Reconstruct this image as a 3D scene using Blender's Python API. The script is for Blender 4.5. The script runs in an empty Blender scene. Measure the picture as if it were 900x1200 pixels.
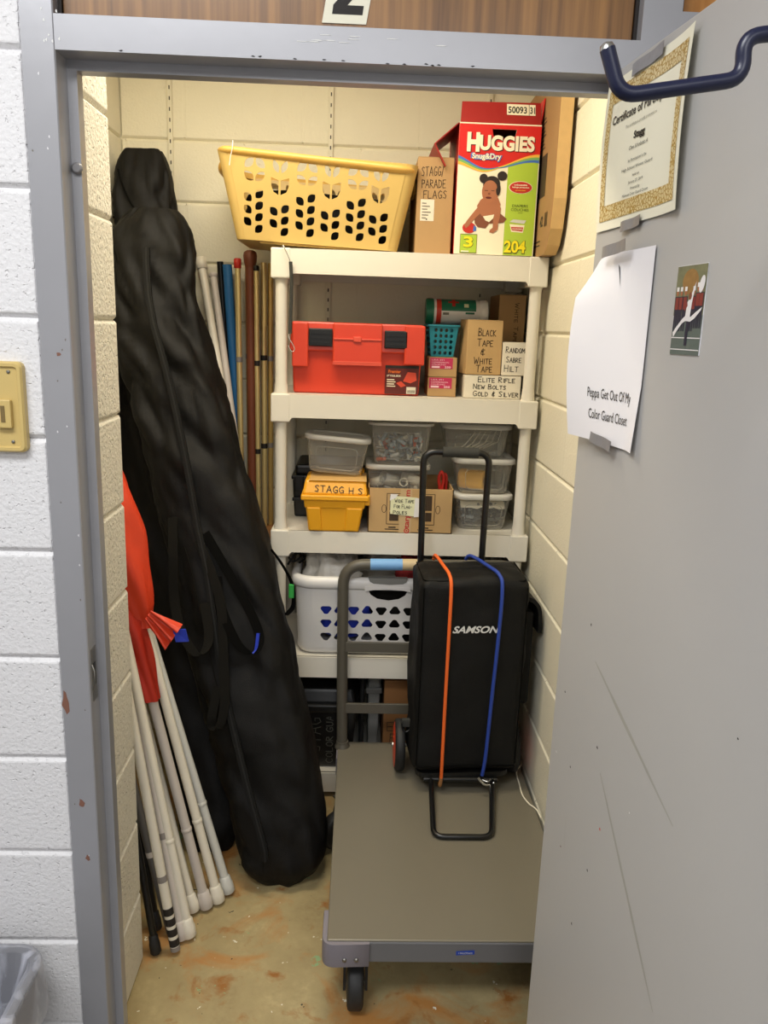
import bpy, bmesh, math, random
from mathutils import Vector, Matrix, noise, geometry
random.seed(7)
SC = bpy.context.scene
COL = SC.collection
PI = math.pi
V = Vector

# ------------------------------------------------------------------ materials
def lin(c):
    c = c / 255.0
    return c / 12.92 if c <= 0.04045 else ((c + 0.055) / 1.055) ** 2.4
def rgb(r, g, b): return (lin(r), lin(g), lin(b), 1.0)
def new_mat(name):
    m = bpy.data.materials.new(name); m.use_nodes = True
    nt = m.node_tree; nt.nodes.clear()
    out = nt.nodes.new('ShaderNodeOutputMaterial')
    return m, nt, out
def mat(name, col, rough=.5, metal=0., var=0., scale=15., bump=0., bscale=150., pits=0., spec=.5, detail=4., trans=0., sss=0.):
    m, nt, out = new_mat(name)
    N = nt.nodes.new; L = nt.links.new
    p = N('ShaderNodeBsdfPrincipled'); L(p.outputs[0], out.inputs[0])
    p.inputs['Roughness'].default_value = rough
    p.inputs['Metallic'].default_value = metal
    p.inputs['Specular IOR Level'].default_value = spec
    p.inputs['Base Color'].default_value = col
    tc = N('ShaderNodeTexCoord')
    if var:
        nz = N('ShaderNodeTexNoise'); nz.inputs['Scale'].default_value = scale; nz.inputs['Detail'].default_value = detail
        L(tc.outputs['Object'], nz.inputs['Vector'])
        mx = N('ShaderNodeMix'); mx.data_type = 'RGBA'
        mx.inputs[6].default_value = tuple(max(0, c * (1 - var)) for c in col[:3]) + (1,)
        mx.inputs[7].default_value = tuple(min(1, c * (1 + var)) for c in col[:3]) + (1,)
        L(nz.outputs[0], mx.inputs[0]); L(mx.outputs[2], p.inputs['Base Color'])
    if bump:
        nb = N('ShaderNodeTexNoise'); nb.inputs['Scale'].default_value = bscale; nb.inputs['Detail'].default_value = 4
        L(tc.outputs['Object'], nb.inputs['Vector'])
        h = nb.outputs[0]
        if pits:
            n2 = N('ShaderNodeTexNoise'); n2.inputs['Scale'].default_value = bscale * .9; n2.inputs['Detail'].default_value = 2
            L(tc.outputs['Object'], n2.inputs['Vector'])
            r = N('ShaderNodeMapRange'); r.inputs[1].default_value = .27; r.inputs[2].default_value = .38
            r.inputs[3].default_value = -pits; r.inputs[4].default_value = 0
            L(n2.outputs[0], r.inputs[0])
            ad = N('ShaderNodeMath'); ad.operation = 'ADD'; L(h, ad.inputs[0]); L(r.outputs[0], ad.inputs[1]); h = ad.outputs[0]
        bp = N('ShaderNodeBump'); bp.inputs['Strength'].default_value = bump; bp.inputs['Distance'].default_value = .004
        L(h, bp.inputs['Height']); L(bp.outputs[0], p.inputs['Normal'])
    return m
def clear_mat(name, tint, milky, rough=.15, streak=0.):
    m, nt, out = new_mat(name); N = nt.nodes.new; L = nt.links.new
    t = N('ShaderNodeBsdfTransparent'); t.inputs[0].default_value = (.93, .93, .91, 1)
    p = N('ShaderNodeBsdfPrincipled'); p.inputs['Base Color'].default_value = tint; p.inputs['Roughness'].default_value = rough
    fr = N('ShaderNodeLayerWeight'); fr.inputs[0].default_value = .25
    r = N('ShaderNodeMapRange'); r.inputs[3].default_value = milky; r.inputs[4].default_value = min(1, milky + .55)
    L(fr.outputs['Facing'], r.inputs[0])
    fac = r.outputs[0]
    if streak:                     # creases of thin film, where it doubles up
        tc = N('ShaderNodeTexCoord'); mp = N('ShaderNodeMapping'); mp.inputs['Scale'].default_value = (9, 9, 3.5); mp.inputs['Rotation'].default_value = (.5, .35, .2)
        L(tc.outputs['Object'], mp.inputs[0]); nz = N('ShaderNodeTexNoise'); nz.inputs['Scale'].default_value = 1.3; nz.inputs['Detail'].default_value = 5; nz.inputs['Distortion'].default_value = 1.5; L(mp.outputs[0], nz.inputs['Vector'])
        q = N('ShaderNodeMapRange'); q.inputs[1].default_value = .46; q.inputs[2].default_value = .62; q.inputs[3].default_value = 0; q.inputs[4].default_value = streak; L(nz.outputs[0], q.inputs[0])
        ad = N('ShaderNodeMath'); ad.operation = 'ADD'; ad.use_clamp = True; L(fac, ad.inputs[0]); L(q.outputs[0], ad.inputs[1]); fac = ad.outputs[0]
        bp = N('ShaderNodeBump'); bp.inputs['Strength'].default_value = .7; bp.inputs['Distance'].default_value = .01; L(nz.outputs[0], bp.inputs['Height']); L(bp.outputs[0], p.inputs['Normal'])
    mx = N('ShaderNodeMixShader'); L(fac, mx.inputs[0]); L(t.outputs[0], mx.inputs[1]); L(p.outputs[0], mx.inputs[2])
    L(mx.outputs[0], out.inputs[0])
    return m
def floor_mat():
    m, nt, out = new_mat('stained_concrete'); N = nt.nodes.new; L = nt.links.new
    p = N('ShaderNodeBsdfPrincipled'); p.inputs['Roughness'].default_value = .55
    L(p.outputs[0], out.inputs[0])
    tc = N('ShaderNodeTexCoord')
    def nz(scale, detail=6, dist=0., off=(0, 0, 0)):
        mp = N('ShaderNodeMapping'); mp.inputs['Location'].default_value = off; L(tc.outputs['Object'], mp.inputs[0])
        n = N('ShaderNodeTexNoise'); n.inputs['Scale'].default_value = scale; n.inputs['Detail'].default_value = detail
        n.inputs['Roughness'].default_value = .62; n.inputs['Distortion'].default_value = dist
        L(mp.outputs[0], n.inputs['Vector']); return n.outputs[0]
    def ramp(fac, a, b):
        r = N('ShaderNodeMapRange'); r.inputs[1].default_value = a; r.inputs[2].default_value = b; L(fac, r.inputs[0]); return r.outputs[0]
    def mix(fac, a, b):
        x = N('ShaderNodeMix'); x.data_type = 'RGBA'; L(fac, x.inputs[0])
        for i, c in ((6, a), (7, b)):
            if isinstance(c, tuple): x.inputs[i].default_value = c
            else: L(c, x.inputs[i])
        return x.outputs[2]
    c = mix(ramp(nz(6), .35, .65), rgb(148, 130, 92), rgb(186, 168, 124))
    c = mix(ramp(nz(60), .3, .7), c, rgb(164, 148, 106))
    c = mix(ramp(nz(4.5, 8, .6, (3.1, 1.2, 0)), .50, .66), c, rgb(176, 124, 66))
    c = mix(ramp(nz(9, 8, .4, (.3, 7.2, 0)), .56, .68), c, rgb(150, 98, 44))
    c = mix(ramp(nz(11, 5, .2, (9.3, 2.2, 0)), .655, .665), c, rgb(140, 168, 122))
    c = mix(ramp(nz(26, 3, 0, (4.3, 5.2, 0)), .69, .70), c, rgb(226, 220, 200))
    c = mix(ramp(nz(34, 3, 0, (1.3, 8.2, 0)), .70, .71), c, rgb(60, 56, 46))
    L(c, p.inputs['Base Color'])
    bp = N('ShaderNodeBump'); bp.inputs['Strength'].default_value = .25; bp.inputs['Distance'].default_value = .003
    L(nz(45), bp.inputs['Height']); L(bp.outputs[0], p.inputs['Normal'])
    return m
def wood_mat(name, c1, c2):
    m, nt, out = new_mat(name); N = nt.nodes.new; L = nt.links.new
    p = N('ShaderNodeBsdfPrincipled'); p.inputs['Roughness'].default_value = .35; L(p.outputs[0], out.inputs[0])
    tc = N('ShaderNodeTexCoord'); mp = N('ShaderNodeMapping'); mp.inputs['Scale'].default_value = (55, 55, 1.6)
    L(tc.outputs['Object'], mp.inputs[0])
    n = N('ShaderNodeTexNoise'); n.inputs['Scale'].default_value = 1.6; n.inputs['Detail'].default_value = 7; L(mp.outputs[0], n.inputs['Vector'])
    r = N('ShaderNodeMapRange'); r.inputs[1].default_value = .3; r.inputs[2].default_value = .7; L(n.outputs[0], r.inputs[0])
    x = N('ShaderNodeMix'); x.data_type = 'RGBA'; x.inputs[6].default_value = c1; x.inputs[7].default_value = c2
    L(r.outputs[0], x.inputs[0]); L(x.outputs[2], p.inputs['Base Color'])
    return m
def gold_lace_mat():
    m, nt, out = new_mat('gold_lace_print'); N = nt.nodes.new; L = nt.links.new
    p = N('ShaderNodeBsdfPrincipled'); p.inputs['Roughness'].default_value = .4; L(p.outputs[0], out.inputs[0])
    tc = N('ShaderNodeTexCoord'); v = N('ShaderNodeTexVoronoi'); v.feature = 'DISTANCE_TO_EDGE'; v.inputs['Scale'].default_value = 170
    L(tc.outputs['Object'], v.inputs['Vector'])
    r = N('ShaderNodeMapRange'); r.inputs[1].default_value = .05; r.inputs[2].default_value = .16; L(v.outputs[0], r.inputs[0])
    x = N('ShaderNodeMix'); x.data_type = 'RGBA'; x.inputs[6].default_value = rgb(168, 130, 40); x.inputs[7].default_value = rgb(222, 206, 160)
    L(r.outputs[0], x.inputs[0]); L(x.outputs[2], p.inputs['Base Color'])
    return m

M = {}
M['wall_white'] = mat('white_block_paint', rgb(226, 225, 226), .6, var=.03, scale=6, bump=.55, bscale=130, pits=1.1)
M['wall_cream'] = mat('cream_block_paint', rgb(234, 228, 206), .6, var=.03, scale=5, bump=.25, bscale=120, pits=.6)
M['stub'] = mat('cream_rough_block_paint', rgb(230, 226, 212), .65, var=.04, scale=6, bump=.9, bscale=115, pits=.8)
M['floor'] = floor_mat()
M['ceiling'] = mat('ceiling_white', rgb(235, 232, 225), .8)
M['frame'] = mat('grey_frame_paint', rgb(164, 164, 168), .36, .3, var=.05, scale=12, bump=.05, bscale=25)
M['rust'] = mat('worn_primer', rgb(128, 88, 72), .6)
M['door'] = mat('grey_door_paint', rgb(180, 178, 175), .42, var=.03, scale=2.2, bump=.06, bscale=18)
M['panel'] = wood_mat('wood_veneer', rgb(108, 73, 38), rgb(160, 114, 62))
M['panel2'] = wood_mat('orange_wood_veneer', rgb(160, 100, 40), rgb(196, 138, 70))
M['black_edge'] = mat('dark_gasket', rgb(30, 22, 18), .6)
M['shelf'] = mat('off_white_plastic', rgb(226, 221, 208), .42, var=.02, scale=9, bump=.05, bscale=60)
M['nylon'] = mat('black_nylon', rgb(14, 13, 12), .58, var=.35, scale=9, bump=.28, bscale=420, spec=.22)
M['nylon2'] = mat('black_nylon_dull', rgb(11, 11, 10), .75, var=.3, scale=7, bump=.25, bscale=420, spec=.25)
M['samson'] = mat('black_canvas', rgb(17, 17, 16), .6, var=.25, scale=8, bump=.3, bscale=500, spec=.25)
M['web'] = mat('black_webbing', rgb(9, 9, 8), .85, bump=.3, bscale=700, spec=.08)
M['webgrey'] = mat('highlit_grey_webbing', rgb(24, 23, 20), .8, bump=.3, bscale=700, spec=.1)  # lighter copy of the webbing; highlights on strap loops put into colour
M['black'] = mat('black_plastic', rgb(16, 16, 16), .4)
M['blackm'] = mat('black_matt', rgb(14, 14, 13), .8)
M['blackgloss'] = mat('black_enamel_tube', rgb(18, 18, 18), .28)
M['rubber'] = mat('black_rubber', rgb(30, 30, 30), .6)
M['foam'] = mat('dark_grey_foam', rgb(52, 52, 48), .8, bump=.2, bscale=300)
M['yellow_basket'] = mat('straw_yellow_plastic', rgb(208, 176, 104), .45, var=.03, scale=6)
M['yellow_rim'] = mat('amber_yellow_plastic', rgb(220, 174, 88), .4)
M['white_plastic'] = mat('white_plastic', rgb(232, 230, 228), .35)
M['grey_plastic'] = mat('grey_plastic', rgb(128, 128, 124), .5)
M['card'] = mat('brown_cardboard', rgb(178, 142, 96), .75, var=.07, scale=14)
M['card2'] = mat('kraft_cardboard', rgb(190, 156, 106), .75, var=.06, scale=14)
M['card3'] = mat('dark_cardboard', rgb(146, 100, 56), .75, var=.08, scale=14)
M['card_edge'] = mat('lit_cardboard_edge', rgb(214, 176, 118), .75, var=.1, scale=40)
M['white_card'] = mat('white_cardboard', rgb(224, 216, 198), .65, var=.03, scale=16)
M['ink'] = mat('black_ink', rgb(34, 30, 28), .7)
M['inkbrown'] = mat('brown_black_ink', rgb(62, 46, 30), .7)
M['inkgrey'] = mat('grey_ink', rgb(120, 116, 106), .7)
M['red_tool'] = mat('red_orange_plastic', rgb(210, 62, 34), .38, var=.04, scale=8)
M['red_tool2'] = mat('light_red_plastic', rgb(214, 78, 54), .38)
M['maroon'] = mat('dark_red_print', rgb(92, 28, 22), .5)
M['orange_print'] = mat('orange_print', rgb(226, 110, 40), .5)
M['magenta'] = mat('magenta_label', rgb(186, 40, 84), .5)
M['pale_pink'] = mat('pale_pink_ink', rgb(238, 200, 210), .5)
M['teal'] = mat('teal_plastic', rgb(34, 138, 158), .4)
M['wipe_green'] = mat('green_wrapper', rgb(26, 112, 84), .4)
M['wipe_red'] = mat('red_wrapper', rgb(206, 60, 40), .4)
M['white_paper'] = mat('white_paper', rgb(236, 234, 238), .7)
M['cream_paper'] = mat('cream_paper', rgb(240, 236, 214), .7)
M['note'] = mat('pale_green_note_paper', rgb(226, 226, 186), .7)
M['gold_lace'] = gold_lace_mat()
M['duct'] = mat('grey_duct_tape', rgb(136, 134, 136), .35, bump=.2, bscale=60)
M['hook'] = mat('navy_vinyl', rgb(21, 26, 54), .35)
M['chrome'] = mat('bright_steel', rgb(206, 206, 202), .25, 1.)
M['steel'] = mat('grey_steel', rgb(150, 148, 142), .4, 1.)
M['strip'] = mat('cream_painted_steel', rgb(224, 218, 196), .5)
def add_slots(m):
    nt = m.node_tree; N = nt.nodes.new; L = nt.links.new; p = [n for n in nt.nodes if n.type == 'BSDF_PRINCIPLED'][0]
    tc = N('ShaderNodeTexCoord'); sx = N('ShaderNodeSeparateXYZ'); L(tc.outputs['Object'], sx.inputs[0])
    def mt(op, a, b):
        q = N('ShaderNodeMath'); q.operation = op
        for i, v in enumerate((a, b)):
            if v is None: continue
            if isinstance(v, (int, float)): q.inputs[i].default_value = v
            else: L(v, q.inputs[i])
        return q.outputs[0]
    fz = mt('LESS_THAN', mt('MODULO', mt('ADD', sx.outputs[2], 10.0), .034), .012); fx = mt('LESS_THAN', mt('ABSOLUTE', sx.outputs[0], None), .002)
    x = N('ShaderNodeMix'); x.data_type = 'RGBA'; L(mt('MULTIPLY', fz, fx), x.inputs[0]); x.inputs[6].default_value = p.inputs['Base Color'].default_value; x.inputs[7].default_value = rgb(40, 34, 26)
    L(x.outputs[2], p.inputs['Base Color'])
add_slots(M['strip'])
M['deck'] = mat('olive_grey_paint', rgb(118, 112, 97), .3, var=.04, scale=4, bump=.02, bscale=12)
M['deckside'] = mat('grey_paint_edge', rgb(104, 104, 106), .45)
M['bumper'] = mat('grey_bumper_rubber', rgb(126, 121, 128), .6)
M['carttube'] = mat('olive_tube_paint', rgb(88, 84, 74), .4)
M['blue_tape'] = mat('pale_blue_tape', rgb(120, 172, 226), .5)
M['tan_tape'] = mat('tan_tape', rgb(200, 180, 140), .5)
M['blue_label'] = mat('blue_label', rgb(24, 62, 158), .4)
M['orange_cord'] = mat('orange_elastic', rgb(240, 106, 38), .55, bump=.3, bscale=500)
M['blue_cord'] = mat('blue_elastic', rgb(36, 66, 158), .55, bump=.3, bscale=500)
M['orange_hub'] = mat('orange_red_hub', rgb(226, 78, 46), .4)
M['white_print'] = mat('white_print', rgb(224, 224, 220), .5)
M['pole_white'] = mat('white_pole_plastic', rgb(232, 226, 210), .35, var=.04, scale=12)
M['pole_grey'] = mat('greyed_white_pole_plastic', rgb(206, 198, 190), .4, var=.05, scale=12)
M['pole_clear'] = mat('bluish_white_pole_plastic', rgb(206, 206, 200), .3)
M['pole_dark'] = mat('dark_grey_pole', rgb(92, 90, 88), .4)
M['band'] = mat('grey_tape_band', rgb(140, 134, 130), .45)
M['silk'] = mat('orange_red_silk', rgb(222, 66, 34), .45, var=.12, scale=18, bump=.15, bscale=70)
M['silk2'] = mat('deep_red_silk', rgb(186, 44, 24), .5, var=.1, scale=18, bump=.15, bscale=70)
M['blue_cloth'] = mat('blue_cloth', rgb(38, 62, 190), .55, var=.2, scale=30)
M['blue_pole'] = mat('blue_pole_tape', rgb(44, 108, 164), .45)
M['gold'] = mat('brass_tube', rgb(236, 212, 148), .34, .5)
M['darkgold'] = mat('aged_brass_tube', rgb(204, 172, 104), .36, .5)
M['brown'] = mat('brown_wood_rod', rgb(122, 66, 42), .5, var=.12, scale=30)
M['redtip'] = mat('red_rubber', rgb(196, 44, 32), .5)
M['beige'] = mat('beige_enamel', rgb(204, 178, 112), .4)
M['beige_dark'] = mat('dark_beige', rgb(120, 100, 58), .5)
M['bin'] = mat('grey_bin_plastic', rgb(84, 84, 86), .5)
M['liner'] = clear_mat('clear_bag_liner', rgb(206, 208, 220), .16, .3, .4)
M['clear'] = clear_mat('clear_plastic', rgb(232, 230, 222), .13, .12)
M['clear_lid'] = clear_mat('milky_lid_plastic', rgb(238, 236, 228), .62, .25)
M['film'] = mat('crumpled_film', rgb(220, 214, 202), .32, var=.12, scale=25, bump=1., bscale=38)
M['amber'] = mat('amber_yellow_case', rgb(238, 170, 30), .38, var=.03, scale=7)
M['amber_tape'] = mat('clear_tape_on_amber', rgb(232, 186, 116), .25)
M['pvc'] = mat('pvc_offwhite', rgb(240, 232, 210), .4)
M['pvc_grey'] = mat('pvc_grey', rgb(186, 182, 172), .4)
M['hardware'] = mat('mixed_hardware', rgb(150, 160, 164), .45, var=.5, scale=70)
M['hardware_dark'] = mat('dark_hardware', rgb(80, 84, 84), .45, var=.6, scale=60)
M['orange_bit'] = mat('orange_plastic', rgb(222, 96, 50), .45)
M['yellow_roll'] = mat('yellow_tape', rgb(244, 184, 40), .45)
M['green_lime'] = mat('lime_print', rgb(176, 204, 62), .5)
M['huggies_red'] = mat('red_print', rgb(214, 32, 28), .45)
M['huggies_dark'] = mat('dark_red_cardboard', rgb(158, 24, 20), .5)
M['cream_print'] = mat('cream_print', rgb(246, 236, 208), .5)
M['blue_print'] = mat('blue_print', rgb(70, 116, 196), .5)
M['green_print'] = mat('green_print', rgb(126, 178, 96), .5)
M['amber_print'] = mat('amber_print', rgb(246, 186, 66), .5)
M['yellow_print'] = mat('yellow_print', rgb(244, 226, 30), .5)
M['olive_ink'] = mat('olive_ink', rgb(76, 92, 28), .6)
M['skin_print'] = mat('brown_skin_print', rgb(172, 108, 74), .55)
M['skin_print2'] = mat('dark_skin_print', rgb(128, 74, 50), .55)
M['hair_print'] = mat('dark_hair_print', rgb(38, 26, 24), .55)
M['target_red'] = mat('red_tape_print', rgb(186, 36, 40), .5)
M['parcel_tape'] = mat('tan_parcel_tape', rgb(196, 168, 124), .3)
M['green_tag'] = mat('green_tag', rgb(40, 150, 62), .5)
M['field_green'] = mat('photo_green', rgb(92, 104, 98), .4)
M['tree_print'] = mat('photo_trees', rgb(118, 118, 88), .4, var=.4, scale=90)
M['tree_orange'] = mat('photo_autumn_tree', rgb(150, 112, 62), .4, var=.3, scale=120)
M['navy_print'] = mat('photo_navy', rgb(34, 36, 58), .4)
M['red_print2'] = mat('photo_red', rgb(132, 48, 44), .4)
M['liteprint'] = mat('photo_white', rgb(232, 228, 226), .4)

# ------------------------------------------------------------------ mesh building
class MB:
    def __init__(s): s.v = []; s.f = []; s.mi = []; s.sm = []; s.mats = []
    def slot(s, m):
        if m is None: m = '_'
        if m not in s.mats: s.mats.append(m)
        return s.mats.index(m)
    def add(s, vs, fs, m=None, smooth=False):
        b = len(s.v); k = s.slot(m)
        s.v += [V(p) for p in vs]
        for f in fs: s.f.append([b + i for i in f]); s.mi.append(k); s.sm.append(smooth)
        return s
    def from_bm(s, bm, m=None, smooth=False):
        bm.verts.ensure_lookup_table(); bm.verts.index_update()
        s.add([v.co.copy() for v in bm.verts], [[v.index for v in f.verts] for f in bm.faces], m, smooth); bm.free(); return s
    def box(s, x0, x1, y0, y1, z0, z1, bev=0., m=None, seg=2):
        bm = bmesh.new(); bmesh.ops.create_cube(bm, size=1)
        for v in bm.verts: v.co = V(((x0 + x1) / 2 + v.co.x * (x1 - x0), (y0 + y1) / 2 + v.co.y * (y1 - y0), (z0 + z1) / 2 + v.co.z * (z1 - z0)))
        if bev: bmesh.ops.bevel(bm, geom=bm.edges[:], offset=bev, segments=seg, affect='EDGES', profile=.5)
        return s.from_bm(bm, m, False)
    def hexa(s, b, t, bev=0., m=None):          # 4 bottom + 4 top corner points
        vs = list(b) + list(t)
        fs = [(3, 2, 1, 0), (4, 5, 6, 7), (0, 1, 5, 4), (1, 2, 6, 5), (2, 3, 7, 6), (3, 0, 4, 7)]
        if not bev: return s.add(vs, fs, m)
        bm = bmesh.new(); bv = [bm.verts.new(p) for p in vs]
        for f in fs: bm.faces.new([bv[i] for i in f])
        bmesh.ops.bevel(bm, geom=bm.edges[:], offset=bev, segments=2, affect='EDGES', profile=.5)
        return s.from_bm(bm, m)
    def loft(s, rings, m=None, caps=True, closed=True, smooth=True):
        n = len(rings[0]); vs = [p for r in rings for p in r]; fs = []
        for i in range(len(rings) - 1):
            for j in range(n if closed else n - 1):
                a = i * n + j; b = i * n + (j + 1) % n
                fs.append((a, b, b + n, a + n))
        s.add(vs, fs, m, smooth)
        if caps and closed:
            s.add(rings[0], [list(range(n))[::-1]], m); s.add(rings[-1], [list(range(n))], m)
        return s
    def tube(s, pts, r, m=None, seg=12, caps=True, closed=False):
        pts = [V(p) for p in pts]; n = len(pts)
        rs = r if isinstance(r, (list, tuple)) else [r] * n
        rings = []; up = None
        for i, p in enumerate(pts):
            if closed: t = pts[(i + 1) % n] - pts[i - 1]
            else: t = pts[min(i + 1, n - 1)] - pts[max(i - 1, 0)]
            t.normalize()
            if up is None:
                up = V((0, 0, 1)) if abs(t.z) < .9 else V((0, 1, 0))
            u = up - t * up.dot(t)
            if u.length < 1e-6: u = t.orthogonal()
            u.normalize(); w = t.cross(u); up = u
            rings.append([p + (u * math.cos(a) + w * math.sin(a)) * rs[i] for a in [2 * PI * k / seg for k in range(seg)]])
        if closed: rings.append(rings[0]); caps = False
        return s.loft(rings, m, caps)
    def ribbon(s, pts, widths, thick=.002, m=None):   # flat strap; widths = list of half-width vectors
        pts = [V(p) for p in pts]; n = len(pts); rings = []
        for i, p in enumerate(pts):
            t = (pts[min(i + 1, n - 1)] - pts[max(i - 1, 0)]).normalized()
            w = V(widths[i] if isinstance(widths, list) else widths); w = w - t * w.dot(t)
            h = t.cross(w.normalized()) * thick
            rings.append([p - w - h, p + w - h, p + w + h, p - w + h])
        return s.loft(rings, m, True, True, False)
    def lathe(s, prof, origin, axis=(0, 0, 1), seg=20, m=None, caps=True):
        ax = V(axis).normalized(); u = ax.orthogonal().normalized(); w = ax.cross(u); o = V(origin)
        rings = [[o + ax * h + (u * math.cos(2 * PI * k / seg) + w * math.sin(2 * PI * k / seg)) * r for k in range(seg)] for r, h in prof]
        return s.loft(rings, m, caps)
    def poly(s, pts, m=None): return s.add(pts, [list(range(len(pts)))], m)
    def prism(s, pts, d, m=None):
        n = len(pts); a = [V(p) for p in pts]; d = V(d); b = [p + d for p in a]
        s.add(a + b, [list(range(n))[::-1], list(range(n, 2 * n))] + [(i, (i + 1) % n, n + (i + 1) % n, n + i) for i in range(n)], m); return s
    def xf(s, mtx, start=0):
        for i in range(start, len(s.v)): s.v[i] = mtx @ s.v[i]
        return s
    def build(s, name, m=None, parent=None, loc=None):
        me = bpy.data.meshes.new(name)
        off = V((0, 0, 0))
        q = parent
        while q is not None: off += q.location; q = q.parent
        if parent is None: off = V(loc) if loc is not None else V((0, 0, 0))
        me.from_pydata([v - off for v in s.v], [], s.f)
        for k in s.mats or ['_']:
            k = m if k == '_' else k
            me.materials.append(M[k] if isinstance(k, str) else k)
        me.polygons.foreach_set('material_index', s.mi); me.polygons.foreach_set('use_smooth', s.sm)
        bm = bmesh.new(); bm.from_mesh(me); bmesh.ops.recalc_face_normals(bm, faces=bm.faces[:]); bm.to_mesh(me); bm.free()
        me.update()
        o = bpy.data.objects.new(name, me); COL.objects.link(o)
        if parent is None: o.location = off
        else: o.parent = parent
        return o
def tag(o, label, cat, group=None, kind=None):
    o['label'] = label; o['category'] = cat
    if group: o['group'] = group
    if kind: o['kind'] = kind
    return o
def thing(name, loc, label, cat, group=None):
    o = bpy.data.objects.new(name, None); COL.objects.link(o); o.location = loc; o.empty_display_size = .05
    return tag(o, label, cat, group)
def struct(mb, name, m=None, parent=None):
    o = mb.build(name, m, parent)
    o['kind'] = 'structure'
    return o
def lab(o, text): o['label'] = text; return o

def smooth_path(pts, n=8):
    pts = [V(p) for p in pts]; out = []
    for i in range(len(pts) - 1):
        p0 = pts[max(i - 1, 0)]; p1 = pts[i]; p2 = pts[i + 1]; p3 = pts[min(i + 2, len(pts) - 1)]
        for k in range(n):
            t = k / n
            out.append(.5 * ((2 * p1) + (p2 - p0) * t + (2 * p0 - 5 * p1 + 4 * p2 - p3) * t * t + (3 * p1 - p0 - 3 * p2 + p3) * t ** 3))
    out.append(pts[-1]); return out
def round_path(pts, r, n=6, closed=False):
    pts = [V(p) for p in pts]; out = []; N = len(pts)
    for i, p in enumerate(pts):
        if not closed and i in (0, N - 1): out.append(p); continue
        a = (pts[i - 1] - p); b = (pts[(i + 1) % N] - p)
        d = min(r, a.length * .49, b.length * .49)
        A = p + a.normalized() * d; B = p + b.normalized() * d
        for k in range(n + 1):
            t = k / n; out.append(A * (1 - t) ** 2 + p * 2 * t * (1 - t) + B * t * t)
    return out
def rring(cx, cy, wx, wy, r, z, n=5):
    out = []
    for sx, sy, a0 in ((1, -1, -PI / 2), (1, 1, 0), (-1, 1, PI / 2), (-1, -1, PI)):
        for k in range(n + 1):
            a = a0 + PI / 2 * k / n
            out.append(V((cx + sx * (wx / 2 - r) + r * math.cos(a), cy + sy * (wy / 2 - r) + r * math.sin(a), z)))
    return out
def holes_mesh(outer, holes, depth):
    cu = bpy.data.curves.new('tmp', 'CURVE'); cu.dimensions = '2D'; cu.fill_mode = 'BOTH'; cu.extrude = depth / 2
    for ring in [outer] + list(holes):
        sp = cu.splines.new('POLY'); sp.points.add(len(ring) - 1)
        for p, q in zip(sp.points, ring): p.co = (q[0], q[1], 0, 1)
        sp.use_cyclic_u = True
    return curve_data(cu)
def curve_data(cu):
    ob = bpy.data.objects.new('tmp', cu); COL.objects.link(ob)
    dg = bpy.context.evaluated_depsgraph_get(); dg.update()
    me = ob.evaluated_get(dg).to_mesh()
    vs = [v.co.copy() for v in me.vertices]; fs = [list(p.vertices) for p in me.polygons]
    ob.evaluated_get(dg).to_mesh_clear()
    bpy.data.objects.remove(ob); bpy.data.curves.remove(cu)
    return vs, fs
class Face:
    """A flat local frame on a surface: u to the right, v up, n out of it."""
    def __init__(s, O, ux, uy):
        s.O = V(O); s.x = V(ux).normalized(); s.y = V(uy).normalized(); s.n = s.x.cross(s.y)
    def p(s, u, v, l=1): return s.O + s.x * u + s.y * v + s.n * (.0006 * l)
    def at(s, vs, l=1): return [s.O + s.x * q[0] + s.y * q[1] + s.n * (q[2] + .0006 * l) for q in vs]
def ellipse(cx, cy, a, b, n=20, rot=0):
    c, s = math.cos(rot), math.sin(rot)
    return [(cx + a * math.cos(t) * c - b * math.sin(t) * s, cy + a * math.cos(t) * s + b * math.sin(t) * c) for t in [2 * PI * k / n for k in range(n)]]
def rect(u0, v0, u1, v1): return [(u0, v0), (u1, v0), (u1, v1), (u0, v1)]
def pr(mb, F, pts, m, l=1):
    if len(pts) <= 4: mb.poly([F.p(u, v, l) for u, v in pts], m); return
    mb.add([F.p(u, v, l) for u, v in pts], [tuple(t) for t in geometry.tessellate_polygon([[V((u, v, 0)) for u, v in pts]])], m)
def txt(mb, F, s, u, v, h, m, l=2, w=None, bold=0., align='C', shear=0., slant=0.):
    """Printed lettering: cap height h, optionally squeezed to width w, centred on u with baseline v."""
    cu = bpy.data.curves.new('t', 'FONT'); cu.body = s; cu.size = 1; cu.offset = bold; cu.shear = shear
    cu.resolution_u = 4 if len(s) < 12 else 2
    vs, fs = curve_data(cu)
    if not vs: return
    x0 = min(p.x for p in vs); x1 = max(p.x for p in vs); sy = h / .73
    sx = (w / (x1 - x0)) if w else sy
    wid = (x1 - x0) * sx
    du = u - (wid / 2 if align == 'C' else 0)
    mb.add([F.p(du + (p.x - x0) * sx, v + p.y * sy + slant * (p.x - x0) * sx, l) for p in vs], fs, m)
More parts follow.
